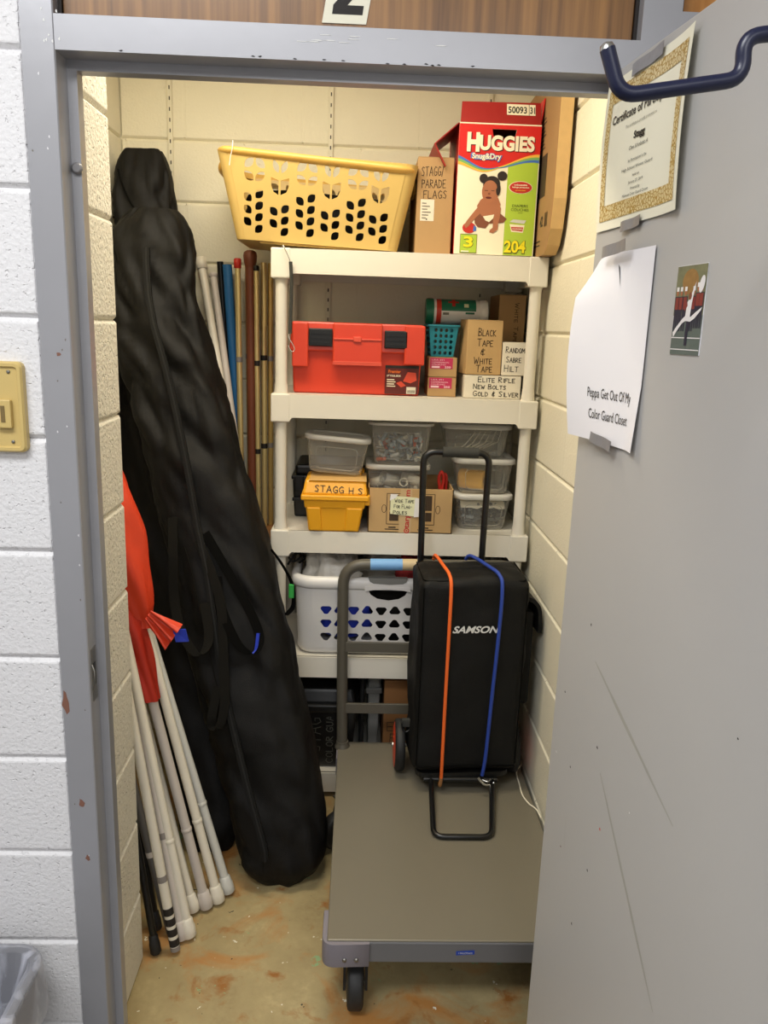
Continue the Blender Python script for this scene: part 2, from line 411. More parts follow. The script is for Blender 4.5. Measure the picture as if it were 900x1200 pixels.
G = {
'A': [[(0, 0), (.32, 1), (.62, 0)], [(.12, .38), (.5, .36)]], 'B': [[(0, 0), (.02, 1), (.4, .92), (.42, .65), (.05, .52), (.5, .4), (.5, .1), (0, 0)]],
'C': [[(.55, .85), (.3, 1), (.05, .7), (.03, .3), (.25, 0), (.55, .12)]], 'D': [[(.02, 0), (0, 1), (.4, .85), (.55, .5), (.4, .12), (.02, 0)]],
'E': [[(.5, 1), (0, .97), (.02, 0), (.5, .02)], [(.02, .5), (.4, .52)]], 'F': [[(.5, 1), (0, .97), (.02, 0)], [(.02, .52), (.4, .54)]],
'G': [[(.55, .85), (.3, 1), (.05, .7), (.03, .3), (.25, 0), (.55, .12), (.55, .42), (.3, .42)]], 'H': [[(0, 1), (.02, 0)], [(.52, 1), (.5, 0)], [(.02, .5), (.5, .53)]],
'I': [[(.1, 1), (.1, 0)]], 'K': [[(0, 1), (.02, 0)], [(.5, 1), (.03, .45), (.55, 0)]], 'L': [[(0, 1), (.02, 0), (.48, .04)]],
'M': [[(0, 0), (.05, 1), (.33, .35), (.62, 1), (.66, 0)]], 'N': [[(0, 0), (.02, 1), (.5, .02), (.52, 1)]],
'O': [[(.3, 1), (.05, .75), (.05, .25), (.3, 0), (.55, .25), (.55, .75), (.3, 1)]], 'P': [[(0, 0), (.02, 1), (.42, .9), (.45, .6), (.03, .48)]],
'R': [[(0, 0), (.02, 1), (.42, .9), (.44, .62), (.03, .5), (.52, 0)]], 'S': [[(.5, .88), (.25, 1), (.04, .78), (.45, .35), (.35, .04), (.02, .1)]],
'T': [[(0, .97), (.58, 1)], [(.3, .98), (.28, 0)]], 'U': [[(0, 1), (.03, .2), (.25, 0), (.5, .2), (.52, 1)]], 'V': [[(0, 1), (.28, 0), (.56, 1)]],
'W': [[(0, 1), (.16, 0), (.34, .7), (.5, 0), (.7, 1)]], 'X': [[(0, 1), (.5, 0)], [(.5, 1), (0, 0)]], '&': [[(.5, .75), (.2, .75), (.15, .55), (.38, .5), (.1, .4), (.12, .12), (.5, .15)], [(.3, .95), (.3, -.05)]],
'/': [[(.3, 1.1), (0, -.1)]], '.': [[(.05, 0), (.1, .08)]], '-': [[(.05, .5), (.4, .5)]]}
def hand(mb, F, s, u, v, h, m, l=2, w=None, t=.0022, slant=0.):
    """Marker handwriting in capitals; lower-case letters of s are written as small capitals."""
    x = 0; st = []
    for ch in s:
        if ch == ' ': x += .42; continue
        k = 1 if (ch.isupper() or ch in '&/.-') else .78
        g = G[ch.upper()]
        for q in g: st.append([(x + a * k, b * k) for a, b in q])
        x += (max(a for q in g for a, b in q) + .2) * k
    sx = w / (x - .2) if w else h
    for q in st:
        P = [(u + a * sx, v + b * h + slant * a * sx) for a, b in q]
        for (a, b), (c, d) in zip(P, P[1:]):
            dx, dy = c - a, d - b; L = math.hypot(dx, dy) or 1; nx, ny = -dy / L * t / 2, dx / L * t / 2; ex, ey = dx / L * t / 3, dy / L * t / 3
            mb.poly([F.p(*p, l) for p in ((a + nx - ex, b + ny - ey), (a - nx - ex, b - ny - ey), (c - nx + ex, d - ny + ey), (c + nx + ex, d + ny + ey))], m)

# ------------------------------------------------------------------ camera
f_px, pitch, roll, yaw = 933.46, .2281, .0336, .0354
fw = V((math.sin(yaw) * math.cos(pitch), math.cos(yaw) * math.cos(pitch), -math.sin(pitch)))
rt = V((math.cos(yaw), -math.sin(yaw), 0)); up = rt.cross(fw)
Rr = rt * math.cos(roll) + up * math.sin(roll); Uu = up * math.cos(roll) - rt * math.sin(roll)
cam = bpy.data.cameras.new('camera'); camo = bpy.data.objects.new('camera', cam); COL.objects.link(camo)
cam.sensor_fit = 'VERTICAL'; cam.sensor_height = 36; cam.sensor_width = 27; cam.lens = 36 * f_px / 1200; cam.clip_start = .01
camo.matrix_world = Matrix(((Rr.x, Uu.x, -fw.x, .4856), (Rr.y, Uu.y, -fw.y, -1.3815), (Rr.z, Uu.z, -fw.z, 1.6296), (0, 0, 0, 1)))
SC.camera = camo

# ------------------------------------------------------------------ the room
XL, XR, YB, CZ = -.358, 1.068, 1.607, 2.65
def blocks(mb, O, ux, n, u0, u1, z0, z1, phase=0., head=.0006, bed=.0045, m=None, BL=.4064):
    """Concrete block courses (8 in high, 16 in long) with tooled mortar joints; n faces into the room."""
    O = V(O); ux = V(ux); n = V(n); k = int(z0 / .2032 + 1e-6)
    mb.poly([O + ux * a + V((0, 0, b)) - n * .009 for a, b in rect(u0, z0, u1, z1)], m)
    while k * .2032 < z1 - 1e-4:
        a0 = max(z0, k * .2032); a1 = min(z1, (k + 1) * .2032)
        x = u0 - ((u0 - phase - (BL / 2 if k % 2 and BL < 1 else 0)) % BL)
        while x < u1 - 1e-4:
            b0, b1 = max(u0, x), min(u1, x + BL)
            rings = []
            for ih, iv, d in ((0, 0, -.009), (.0012, .0035, -bed), (.004, .0075, -.0006), (.006, .010, 0)):
                dd = d if d > -.001 else d
                rings.append([O + ux * (b0 + ih) + V((0, 0, a0 + iv)) + n * dd, O + ux * (b1 - ih) + V((0, 0, a0 + iv)) + n * dd,
                              O + ux * (b1 - ih) + V((0, 0, a1 - iv)) + n * dd, O + ux * (b0 + ih) + V((0, 0, a1 - iv)) + n * dd])
            # head joints stay shallow: pull the side verts of the bed ring forward
            vs = [p for r in rings for p in r]; fs = []
            for i in range(3):
                for j in range(4): fs.append((i * 4 + j, i * 4 + (j + 1) % 4, i * 4 + 4 + (j + 1) % 4, i * 4 + 4 + j))
            fs.append((12, 13, 14, 15)); mb.add(vs, fs, m)
            # mortar fill of the head joint, nearly flush
            for xe in ([b0] if b0 > u0 + .01 else []):
                mb.poly([O + ux * (xe + s * .0055) + V((0, 0, zz)) - n * head for s, zz in ((-1, a0 + .009), (1, a0 + .009), (1, a1 - .009), (-1, a1 - .009)) if True], m)
            x += BL
        k += 1
w = MB(); blocks(w, (0, 0, 0), (1, 0, 0), (0, -1, 0), -2.0, -.0508, 0, 2.9, phase=-.0508)
w.box(-2.0, -.052, .011, .10, 0, 2.9)
struct(w, 'wall_front', 'wall_white')
w = MB(); blocks(w, (-.0415, 0, 0), (0, 1, 0), (1, 0, 0), .085, .402, 0, CZ, phase=0, BL=4.0)
w.box(-.6, -.053, .10, .400, 0, CZ)
struct(w, 'wall_front_return', 'stub')
w = MB(); blocks(w, (XL, 0, 0), (0, 1, 0), (1, 0, 0), .40, YB, 0, CZ, phase=.2); w.box(XL - .1, XL - .0095, .4, YB + .1, 0, CZ)
struct(w, 'wall_left', 'wall_cream')
w = MB(); blocks(w, (0, YB, 0), (1, 0, 0), (0, -1, 0), XL, XR, 0, CZ, phase=.063); w.box(XL - .1, XR + .1, YB + .0095, YB + .1, 0, CZ)
struct(w, 'wall_back', 'wall_cream')
w = MB(); blocks(w, (XR, 0, 0), (0, 1, 0), (-1, 0, 0), .10, YB, 0, CZ, phase=.02); w.box(XR + .0095, XR + .1, .1, YB + .1, 0, CZ)
struct(w, 'wall_right', 'wall_cream')
w = MB(); w.box(-2.1, 3.0, .0, 1.8, -.05, 0); struct(w, 'floor', 'floor')
M['hall_floor'] = mat('darkened_hall_floor', rgb(96, 92, 86), .4, var=.06, scale=3)  # unseen hall floor, coloured dark to dim frame reflections and bounce
w = MB(); w.box(-2.1, 3.0, -4.1, .0, -.05, 0); struct(w, 'floor_hall', 'hall_floor')
w = MB(); w.box(-.6, 1.3, .1, 1.75, CZ, CZ + .05); struct(w, 'ceiling', 'ceiling')
w = MB(); w.box(-2.1, 3.0, -4.1, .1, 2.9, 2.95); struct(w, 'ceiling_hall', 'ceiling')
w = MB(); w.box(-2.1, 3.0, -4.1, -4.0, 0, 2.9); struct(w, 'wall_hall_back', 'wall_white')
w = MB(); w.box(-2.1, -2.0, -4.0, .1, 0, 2.9); struct(w, 'wall_hall_left', 'wall_white')
w = MB(); w.box(2.9, 3.0, -4.0, .1, 0, 2.9); struct(w, 'wall_hall_right', 'wall_white')
w = MB(); w.box(1.62, 2.9, 0, .1, 0, 2.9); w.box(.99, 1.62, .04, .1, 0, 2.08); struct(w, 'wall_front_right', 'wall_white')

# hollow metal door frame with transom bar and mullion
fr = bpy.data.objects.new('trim_1', None); COL.objects.link(fr); fr['kind'] = 'structure'
jw, OW, HH = .0508, .914, 2.032
def jamb_profile(mb, x, sgn):           # plan section swept from floor up
    pl = [(0, 0), (0, .046), (.016, .046), (.016, .072), (.0, .072), (0, .105), (-.0515, .105), (-.0515, -.002), (-.002, -.002)]
    mb.prism([V((x + sgn * a, b, 0)) for a, b in pl], (0, 0, 2.75))
w = MB(); jamb_profile(w, 0, 1); lj = w.build('jamb', 'frame', fr)
w = MB(); pl = [(0, -.002), (0, .046), (-.016, .046), (-.016, .072), (0, .072), (0, .105), (.062, .105), (.062, -.002)]
w.prism([V((OW + a, b, 0)) for a, b in pl], (0, 0, 2.75)); w.build('mullion', 'frame', fr)
w = MB(); pl = [(-.002, 0), (.0455, 0), (.0455, -.016), (.0725, -.016), (.0725, .0), (.105, 0), (.105, .052), (.022, .052), (.022, .0505), (-.002, .0505)]
w.prism([V((-.0, b, HH + a)) for b, a in pl], (OW, 0, 0)); w.build('head', 'frame', fr)
w = MB(); w.box(OW + .062, 1.62, -.002, .105, 2.075, 2.126); w.box(1.6, 1.65, -.002, .1, 0, 2.75); w.build('side_frame', 'frame', fr)
w = MB(); F = Face((0, -.0022, 0), (1, 0, 0), (0, 0, 1))
random.seed(3)
def chip(mb, F, u, v, a, b, m, n=9, l=.4):
    ph = random.random() * 6
    mb.poly([F.p(u + a * (1 + .4 * math.sin(3 * t + ph)) * math.cos(t), v + b * (1 + .3 * math.sin(2 * t + ph)) * math.sin(t), l) for t in [2 * PI * k / n for k in range(n)]], m)
chip(w, F, -.022, 1.567, .0035, .004, 'rust'); chip(w, F, -.046, .93, .006, .022, 'rust'); chip(w, F, -.028, .72, .005, .01, 'rust'); chip(w, F, -.022, .60, .004, .006, 'rust')
for i in range(16): chip(w, F, -.045 + .04 * random.random(), .5 + 1.6 * random.random(), .0012, .002, 'inkgrey' if i % 2 else 'wall_white')
for i in range(14): chip(w, F, -.02 + .028 * random.random(), 2.04 + .08 * random.random(), .0013, .002, 'white_print')
for i in range(12): chip(w, F, .05 + .85 * random.random(), HH + .001 + .002 * random.random(), .003, .0011, 'ink', l=.3)
for i in range(10): chip(w, F, .35 + .3 * random.random(), HH + .02 + .022 * random.random(), .009, .0008, 'white_print')
lab(w.build('paint_chips', 'rust', lj), 'rusty and pale chips in the grey paint')
w = MB(); w.box(.0, .0012, .012, .036, .925, 1.03, .0004, 'steel'); w.box(.0010, .0016, .018, .030, .955, 1.0, 0, 'black'); w.tube([(.0015, .011, .95), (.007, .006, .965), (.007, .006, .99), (.0015, .011, 1.0)], .0015, 'steel', 6)
lab(w.build('strike_plate', 'steel', lj), 'steel strike plate with dark latch hole')
w = MB(); w.lathe([(.009, 0), (.0095, .003), (.006, .006)], (.0, .058, 1.868), (0, -1, 0), 12, 'duct'); w.xf(Matrix.Translation((.010, -.014, 0)))
lab(w.build('door_silencer', 'duct', lj), 'small round grey bumper on the stop')
# wooden transom panels
w = MB(); w.box(.006, OW - .006, .026, .04, 2.089, 2.72, .002, 'panel'); struct(w, 'trim_2', 'panel')
w = MB(); w.box(0, OW, .041, .05, 2.083, 2.72, 0, 'black_edge'); w.box(0, OW, .021, .041, 2.0825, 2.0885, 0, 'black_edge'); w.box(0, .0055, .021, .041, 2.083, 2.72, 0, 'black_edge'); w.box(OW - .0055, OW, .021, .041, 2.083, 2.72, 0, 'black_edge'); struct(w, 'trim_3', 'black_edge')
w = MB(); w.box(.985, 1.60, .026, .05, 2.13, 2.72, .002, 'panel2'); w.box(.9765, .985, .021, .05, 2.126, 2.72, 0, 'black_edge'); struct(w, 'trim_4', 'panel2')
w = MB(); w.box(-.05, 1.65, -.002, .1, 2.72, 2.9); struct(w, 'wall_front_upper', 'wall_white')

# number placard on the transom
t = thing('number_sign', (.452, .026, 2.098), 'cream number 2 sign on the brown wood panel above the door', 'sign')
sk = .14
def P2(u, v): return (u + v * sk, v)
w = MB(); Fq = Face((.411, .0255, 2.0955), (1, 0, -.0), (0, 0, 1))
pp = [P2(0, 0), P2(.070, 0), P2(.074, .11), P2(.004, .11)]
w.prism([Fq.p(u, v, 0) for u, v in pp], Fq.n * .0012, 'cream_paper'); w.build('sign_plate', 'cream_paper', t)
w = MB(); Fq2 = Face((.411, .0243, 2.0955), (1, 0, 0), (0, 0, 1))
pts = [(.012, .013), (.060, .013), (.060, .026), (.034, .026), (.052, .048), (.060, .066), (.058, .084), (.046, .096), (.028, .098), (.012, .090), (.006, .076), (.020, .072), (.026, .082), (.038, .083), (.044, .074), (.040, .060), (.012, .026)]
vs, fs = holes_mesh([P2(a + .002, b) for a, b in pts], [], .0004); w.add(Fq2.at(vs, .6), fs, 'ink'); w.build('digit', 'ink', t)

# key switch on the corridor wall
t = thing('light_switch', (-.13, -.012, 1.40), 'beige key-operated switch plate on the white block wall', 'light switch')
w = MB()
def rr2(x0, x1, z0, z1, r, y, n=5):
    return [V((a.x, y, a.y)) for a in [V((p.x, p.y, 0)) for p in rring((x0 + x1) / 2, (z0 + z1) / 2, x1 - x0, z1 - z0, r, 0, n)]]
w.loft([rr2(-.190, -.080, 1.400, 1.553, .010, .0), rr2(-.190, -.080, 1.400, 1.553, .010, -.012), rr2(-.187, -.083, 1.403, 1.550, .009, -.016), rr2(-.182, -.088, 1.408, 1.545, .006, -.016), rr2(-.180, -.090, 1.410, 1.543, .006, -.012)], 'beige', smooth=False)
w.build('wall_plate', 'beige', t)
w = MB(); w.box(-.125, -.100, -.022, -.012, 1.442, 1.490, .002); kh = w.build('key_housing', 'beige', t)
w = MB(); w.box(-.1165, -.1095, -.0227, -.0215, 1.452, 1.480); w.build('key_slot', 'beige_dark', kh)
for z in (1.536, 1.418):
    for x in (-.103, -.165):
        w = MB(); w.lathe([(.0032, 0), (.003, .0015), (.0012, .002)], (x, -.012, z), (0, -1, 0), 12); w.build('screw', 'steel', t)

# waste bin with liner, bottom left
t = thing('waste_bin', (-.25, -.23, 0), 'grey waste bin with clear plastic liner by the white wall', 'waste bin')
w = MB(); cx, cy = -.262, -.235
w.loft([rring(cx, cy, .25, .25, .04, 0), rring(cx, cy, .34, .335, .05, .425), rring(cx, cy, .352, .347, .052, .432), rring(cx, cy, .352, .347, .052, .446), rring(cx, cy, .325, .32, .045, .446), rring(cx, cy, .318, .313, .04, .40), rring(cx, cy, .235, .235, .03, .012)], 'bin', smooth=False)
w.build('bin_body', 'bin', t)
w = MB(); rings = []
for wx, z, r, am in ((.37, .34, .05, .006), (.366, .40, .055, .004), (.362, .443, .055, .002), (.358, .452, .055, .001), (.318, .453, .045, .003), (.304, .40, .04, .012), (.285, .33, .038, .018), (.262, .25, .035, .024), (.235, .16, .032, .026), (.205, .06, .03, .02)):
    rg = rring(cx, cy, wx, wx - .005, r, z, 7)
    rings.append([p + V((noise.noise(p * 22 + V((z * 9, 0, 0))) * am, noise.noise(p * 25 + V((0, 5, z * 7))) * am, noise.noise(p * 18) * am * .8)) for p in rg])
w.loft(rings, 'liner'); w.build('liner', 'liner', t)

# ------------------------------------------------------------------ open door with its papers
dd = V((.11, -.994, 0)).normalized(); dn = V((-dd.y, dd.x, 0)) * -1    # along the leaf; out of its inner face, towards the left
DO = V((.871, 0, 0))
def dp(s, z, off=0.): return DO + dd * s + dn * off + V((0, 0, z))
door = bpy.data.objects.new('door_1', None); COL.objects.link(door); door.location = (.871, 0, 0); door['kind'] = 'structure'
w = MB(); w.hexa([dp(0, .012), dp(.90, .012), dp(.90, .012, -.044), dp(0, .012, -.044)], [dp(0, 2.029), dp(.90, 2.029), dp(.90, 2.029, -.044), dp(0, 2.029, -.044)], .0015)
leaf = w.build('door_leaf', 'door', door)
DF = Face(dp(0, 0), dd, (0, 0, 1))
if DF.n.dot(dn) < 0: DF.n = -DF.n
w = MB(); random.seed(11)
for s, z, a, m in ((.045, .99, .0022, 'ink'), (.03, .86, .002, 'white_print'), (.13, 1.153, .002, 'ink'), (.20, .965, .0025, 'ink'), (.10, .87, .002, 'ink'), (.24, .84, .0022, 'redtip'), (.09, .70, .002, 'maroon'), (.21, .74, .0022, 'ink'), (.17, .60, .0022, 'ink'), (.45, .66, .004, 'wipe_green'), (.33, .93, .0015, 'white_print'), (.56, 1.18, .0015, 'ink')):
    chip(w, DF, s, z, a, a * 1.2, m, 7)
lab(w.build('paint_chips', 'ink', leaf), 'small dark and coloured paint chips')
def scuff(mb, a, b, wd, m):
    P = [V((a[0], a[1], 0)).lerp(V((b[0], b[1], 0)), k / 14) for k in range(15)]
    up_ = []; lo = []
    for i, p in enumerate(P):
        q = wd * (.35 + .65 * math.sin(PI * i / 14)) * (.8 + .4 * random.random()); up_.append(DF.p(p.x, p.y + q, .3)); lo.append(DF.p(p.x, p.y - q, .3))
    mb.loft([up_, lo], m, False, False, False)
M['scuff'] = mat('faint_scuff', rgb(162, 160, 152), .5)
w = MB(); scuff(w, (.16, 1.10), (.45, .99), .004, 'scuff'); scuff(w, (.22, .93), (.46, .70), .005, 'scuff'); scuff(w, (.10, .77), (.108, .70), .003, 'scuff')
lab(w.build('scuff_marks', 'scuff', leaf), 'long pale diagonal scuffs')

def sheet(mb, s0, s1, z0, z1, off, m, ns=14, nz=14, cut=None, back=.0004):
    front = []
    for j in range(nz + 1):
        for i in range(ns + 1):
            s = s0 + (s1 - s0) * i / ns; z = z0 + (z1 - z0) * j / nz
            if cut: s, z = cut(s, z)
            front.append(dp(s, z, off(s, z)))
    q = ns + 1
    fs = [(j * q + i, j * q + i + 1, (j + 1) * q + i + 1, (j + 1) * q + i) for j in range(nz) for i in range(ns)]
    mb.add(front, fs, m, True)
    mb.add([p - dn * back for p in front], [f[::-1] for f in fs], m, True)
def on_sheet(mb, off, fn):
    """Draw with fn on a flat frame, then drape the drawing over the sheet."""
    st = len(mb.v); fn(Face(V((0, 0, 0)), (1, 0, 0), (0, 1, 0)))
    for i in range(st, len(mb.v)):
        p = mb.v[i]; mb.v[i] = dp(p.x, p.y, off(p.x, p.y) + p.z)
def tape(t, s, z, wd, hg, off, rot=0., m='duct'):
    w = MB(); c, sn = math.cos(rot), math.sin(rot); P = []
    for k in range(7):
        a = -wd / 2 + wd * k / 6
        for b in (-hg / 2, hg / 2):
            e = (random.random() - .5) * .004 if k in (0, 6) else 0
            P.append(dp(s + (a + e) * c - b * sn, z + a * sn + b * c, off + .0015 * math.sin(k * 1.3)))
    w.add(P, [(2 * k, 2 * k + 2, 2 * k + 3, 2 * k + 1) for k in range(6)], m, True)
    w.add([p - dn * .0005 for p in P], [(2 * k, 2 * k + 1, 2 * k + 3, 2 * k + 2) for k in range(6)], m, True)
    return w.build('tape', m, t)
# certificate
t = thing('certificate', tuple(dp(.15, 1.79)), 'cream certificate with gold lace border taped near the top of the door', 'certificate')
def coff(s, z): return .003 + .010 * max(0, (s - .2) / .1) ** 2 + .004 * math.sin((z - 1.79) * 14) * (s > .0)
w = MB(); sheet(w, .008, .288, 1.792, 2.014, coff, 'cream_paper'); w.build('paper', 'cream_paper', t)
w = MB()
def cert_border(F):
    for u0, v0, u1, v1 in ((.020, 1.806, .276, 1.829), (.020, 1.978, .276, 2.000), (.020, 1.829, .037, 1.978), (.258, 1.829, .276, 1.978)):
        nu = 8
        for k in range(nu):
            if u1 - u0 > v1 - v0: pr(w, F, rect(u0 + (u1 - u0) * k / nu, v0, u0 + (u1 - u0) * (k + 1) / nu, v1), 'gold_lace', 1.2)
            else: pr(w, F, rect(u0, v0 + (v1 - v0) * k / nu, u1, v0 + (v1 - v0) * (k + 1) / nu), 'gold_lace', 1.2)
on_sheet(w, coff, cert_border); w.build('gold_border', 'gold_lace', t)
w = MB()
def cert_text(F):
    s = 'Certificate of Participation'
    txt(w, F, s, .148, 1.946, .013, 'ink', 2, .205, .012)
    txt(w, F, 'This certificate is proudly presented to', .148, 1.931, .0042, 'inkgrey', 2, .10)
    txt(w, F, 'Stagg', .148, 1.911, .010, 'ink', 2, .036, .03)
    txt(w, F, 'Class Scholastic A', .148, 1.897, .0055, 'ink', 2, .060, shear=.3)
    for q, v, wd in (('for Participation in the', 1.880, .06), ('High School Winter Guard', 1.869, .10), ('held on', 1.858, .022), ('January 27, 2019', 1.849, .048), ('Presented by', 1.840, .03), ('Midwest Color Guard Circuit', 1.832, .085)):
        txt(w, F, q, .148, v, .0042, 'ink', 2, wd)
on_sheet(w, coff, cert_text); w.build('lettering', 'ink', t)
random.seed(5)
tape(t, .150, 2.010, .098, .017, .0075, .02); tape(t, .143, 1.791, .070, .015, .0065, .05)
# white sign
t = thing('paper_sign', tuple(dp(.1, 1.46)), 'curling white paper sign asking to get out of the closet, taped to door', 'paper sign')
def poff(s, z):
    q = max(0, (.20 - s) / .2); k = .0035 + .036 * q ** 1.7 * (.55 + .45 * math.sin(PI * min(1, max(0, (z - 1.44) / .32)))) * (1 if z < 1.69 else max(.25, 1 - (z - 1.69) * 11))
    return k + .007 * max(0, (s - .2) / .03) * max(0, (1.56 - z) / .1)
def pcut(s, z):                       # folded-over top left corner
    lim = 1.685 + (s - .010) * 1.55
    return s, min(z, lim)
w = MB(); sheet(w, .012, .229, 1.460, 1.753, poff, 'white_paper', 18, 18, pcut); w.build('paper', 'white_paper', t)
w = MB()
def sign_text(F):
    txt(w, F, 'Peppa Get Out Of My', .136, 1.530, .0165, 'ink', 1.6, .128, .0)
    txt(w, F, 'Color Guard Closet', .136, 1.496, .0165, 'ink', 1.6, .118, .0)
on_sheet(w, poff, sign_text); w.build('lettering', 'ink', t)
w = MB(); w.add([dp(.118, 1.735, poff(.118, 1.735) + .001), dp(.124, 1.73, poff(.124, 1.73) + .001), dp(.134, 1.70, poff(.134, 1.70) + .001)], [(0, 1, 2)], 'ink'); w.build('tear', 'inkgrey', t)
random.seed(6); tape(t, .128, 1.756, .088, .017, .022, .06); tape(t, .127, 1.463, .085, .017, .014, -.06)
# photo
t = thing('photograph', tuple(dp(.335, 1.607)), 'small colour photograph of marching performers stuck on the grey door', 'photograph')
PF = Face(dp(.298, 1.607, .0012), dd, (0, 0, 1)); PF.n = dn
w = MB(); w.prism([dp(.298, 1.607, .0002), dp(.373, 1.607, .0002), dp(.371, 1.720, .0002), dp(.296, 1.720, .0002)], dn * .0008, 'white_paper'); w.build('print', 'white_paper', t)
w = MB()
pr(w, PF, rect(.0005, 0, .0745, .05), 'field_green', .5); pr(w, PF, rect(-.001, .05, .074, .1125), 'tree_print', .5)
pr(w, PF, ellipse(.035, .092, .02, .016), 'tree_orange', .7)
def figure(u, v, h, c1, c2):
    pr(w, PF, [(u - .004, v), (u - .001, v), (u, v + .4 * h), (u + .001, v), (u + .004, v), (u + .005, v + .45 * h), (u + .006, v + .8 * h), (u - .006, v + .8 * h), (u - .005, v + .45 * h)], c1, 1.0)
    pr(w, PF, rect(u - .0042, v + .5 * h, u + .0042, v + .78 * h), c2, 1.2); pr(w, PF, ellipse(u, v + .88 * h, .003, .0035, 10), 'skin_print', 1.3); pr(w, PF, rect(u - .003, v + .92 * h, u + .003, v + 1.02 * h), 'liteprint', 1.4)
for u in (.006, .016, .027, .048, .058, .067): figure(u, .030 + .004 * (u > .05), .055, 'navy_print', 'red_print2')
pr(w, PF, [(.036, .012), (.042, .012), (.044, .05), (.036, .05)], 'navy_print', 1.6)
pr(w, PF, [(.004, .028), (.010, .034), (.026, .046), (.034, .050), (.046, .048), (.058, .054), (.072, .060), (.070, .056), (.056, .046), (.046, .042), (.034, .043), (.026, .040), (.014, .030), (.006, .022)], 'liteprint', 1.8)
pr(w, PF, [(.032, .045), (.044, .045), (.046, .066), (.050, .084), (.052, .092), (.047, .084), (.040, .072), (.034, .066)], 'liteprint', 1.9); pr(w, PF, ellipse(.040, .074, .004, .005, 10), 'skin_print2', 2); pr(w, PF, ellipse(.066, .088, .006, .011, 14, -.3), 'liteprint', 2); pr(w, PF, [(.028, .06), (.034, .068), (.036, .062), (.030, .055)], 'red_print2', 2.1)
pr(w, PF, rect(.001, .021, .074, .0222), 'liteprint', .8); pr(w, PF, rect(.001, .006, .074, .0072), 'liteprint', .8)
w.build('picture', 'field_green', t)
# blue utility hook
t = thing('utility_hook', (.94, -.62, 1.86), 'navy blue vinyl-coated utility hook sticking out from the open door', 'hook')
w = MB(); hp = round_path([(.935, -.62, 1.902), (.812, -.62, 1.8865), (.8165, -.62, 1.853), (.708, -.62, 1.8345), (.6935, -.62, 1.872)], .016, 7)
w.tube(hp, .0068, 'hook', 14); w.build('hook_arm', 'hook', t)
w = MB(); w.lathe([(.0068, 0), (.0055, .004), (.002, .0055)], (.6935, -.62, 1.8715), (-.36, 0, .93), 14); w.build('end_tip', 'chrome', t)
w = MB(); w.lathe([(.02, 0), (.02, .003), (.009, .006)], (.9385, -.62, 1.9025), (-1, 0, -.1), 16); w.build('mounting_flange', 'steel', t)

# ------------------------------------------------------------------ slotted standards on the back wall
for x, lb in ((-.187, 'slotted wall standard above the tall black bags, leftmost of three'), (.3635, 'slotted wall standard behind the yellow laundry basket'), (.912, 'slotted wall standard behind the diaper box')):
    t = thing('shelf_standard', (x, YB, .9), lb, 'shelf standard', 'slotted standards on the back wall')
    w = MB(); w.box(x - .008, x + .008, YB - .010, YB - .0005, .9, 2.6, .001); w.build('channel', 'strip', t)
    w = MB(); w.box(x - .007, x + .007, YB - .0108, YB - .0098, 2.60, 2.612, .0004); w.build('end_cap', 'strip', t)

# ------------------------------------------------------------------ plastic shelving unit
SX0, SX1, SY0, SY1 = .209, 1.052, 1.145, 1.597
LV = [.094, .530, .972, 1.414, 1.852]
t = thing('shelving_unit', (.63, 1.37, 0), 'white plastic five-tier shelving unit against the back wall', 'shelving unit')
shelf_boards = []
for z in LV:
    w = MB()
    w.box(SX0 + .004, SX1 - .004, SY0 + .004, SY1 - .004, z - .022, z, .003)
    # apron with rounded drops at both ends, front and back
    n = 5
    for y0, y1 in ((SY0, SY0 + .012), (SY1 - .012, SY1)):
        pts = [(SX0, z), (SX1, z), (SX1, z - .086), (SX1 - .056, z - .086)]
        pts += [(SX1 - .056 - .012 * k / n, z - .086 + .013 * math.sin(PI / 2 * k / n)) for k in range(1, n + 1)]
        pts += [(SX0 + .056 + .012 * (n - k) / n, z - .086 + .013 * math.sin(PI / 2 * (n - k) / n)) for k in range(0, n)]
        pts += [(SX0 + .056, z - .086), (SX0, z - .086)]
        w.prism([V((a, y0, b)) for a, b in pts], (0, y1 - y0, 0))
    for x0, x1 in ((SX0, SX0 + .012), (SX1 - .012, SX1)): w.box(x0, x1, SY0, SY1, z - .075, z)
    for x in (SX0, SX1 - .056):
        for y in (SY0 - .002, SY1 - .054): w.box(x - .002, x + .058, y, y + .056, z - .088, z + .001, .004)
    for k in range(7): w.box(SX0 + .01, SX1 - .01, SY0 + .05 + k * .06, SY0 + .055 + k * .06, z - .05, z - .02)
    w.build('shelf_board', 'shelf', t)
for x in (SX0 + .028, SX1 - .028):
    for y in (SY0 + .027, SY1 - .027):
        w = MB(); zz = [0] + LV
        for a, b in zip(zz, zz[1:]):
            if b - a < .2: w.lathe([(.0205, 0), (.0205, b - a - .02)], (x, y, a), (0, 0, 1), 20)
            else: w.lathe([(.022, .0), (.0205, .02), (.0185, .04), (.0185, b - a - .10), (.0205, b - a - .088), (.0205, b - a - .03)], (x, y, a), (0, 0, 1), 20)
        w.build('post', 'shelf', t)

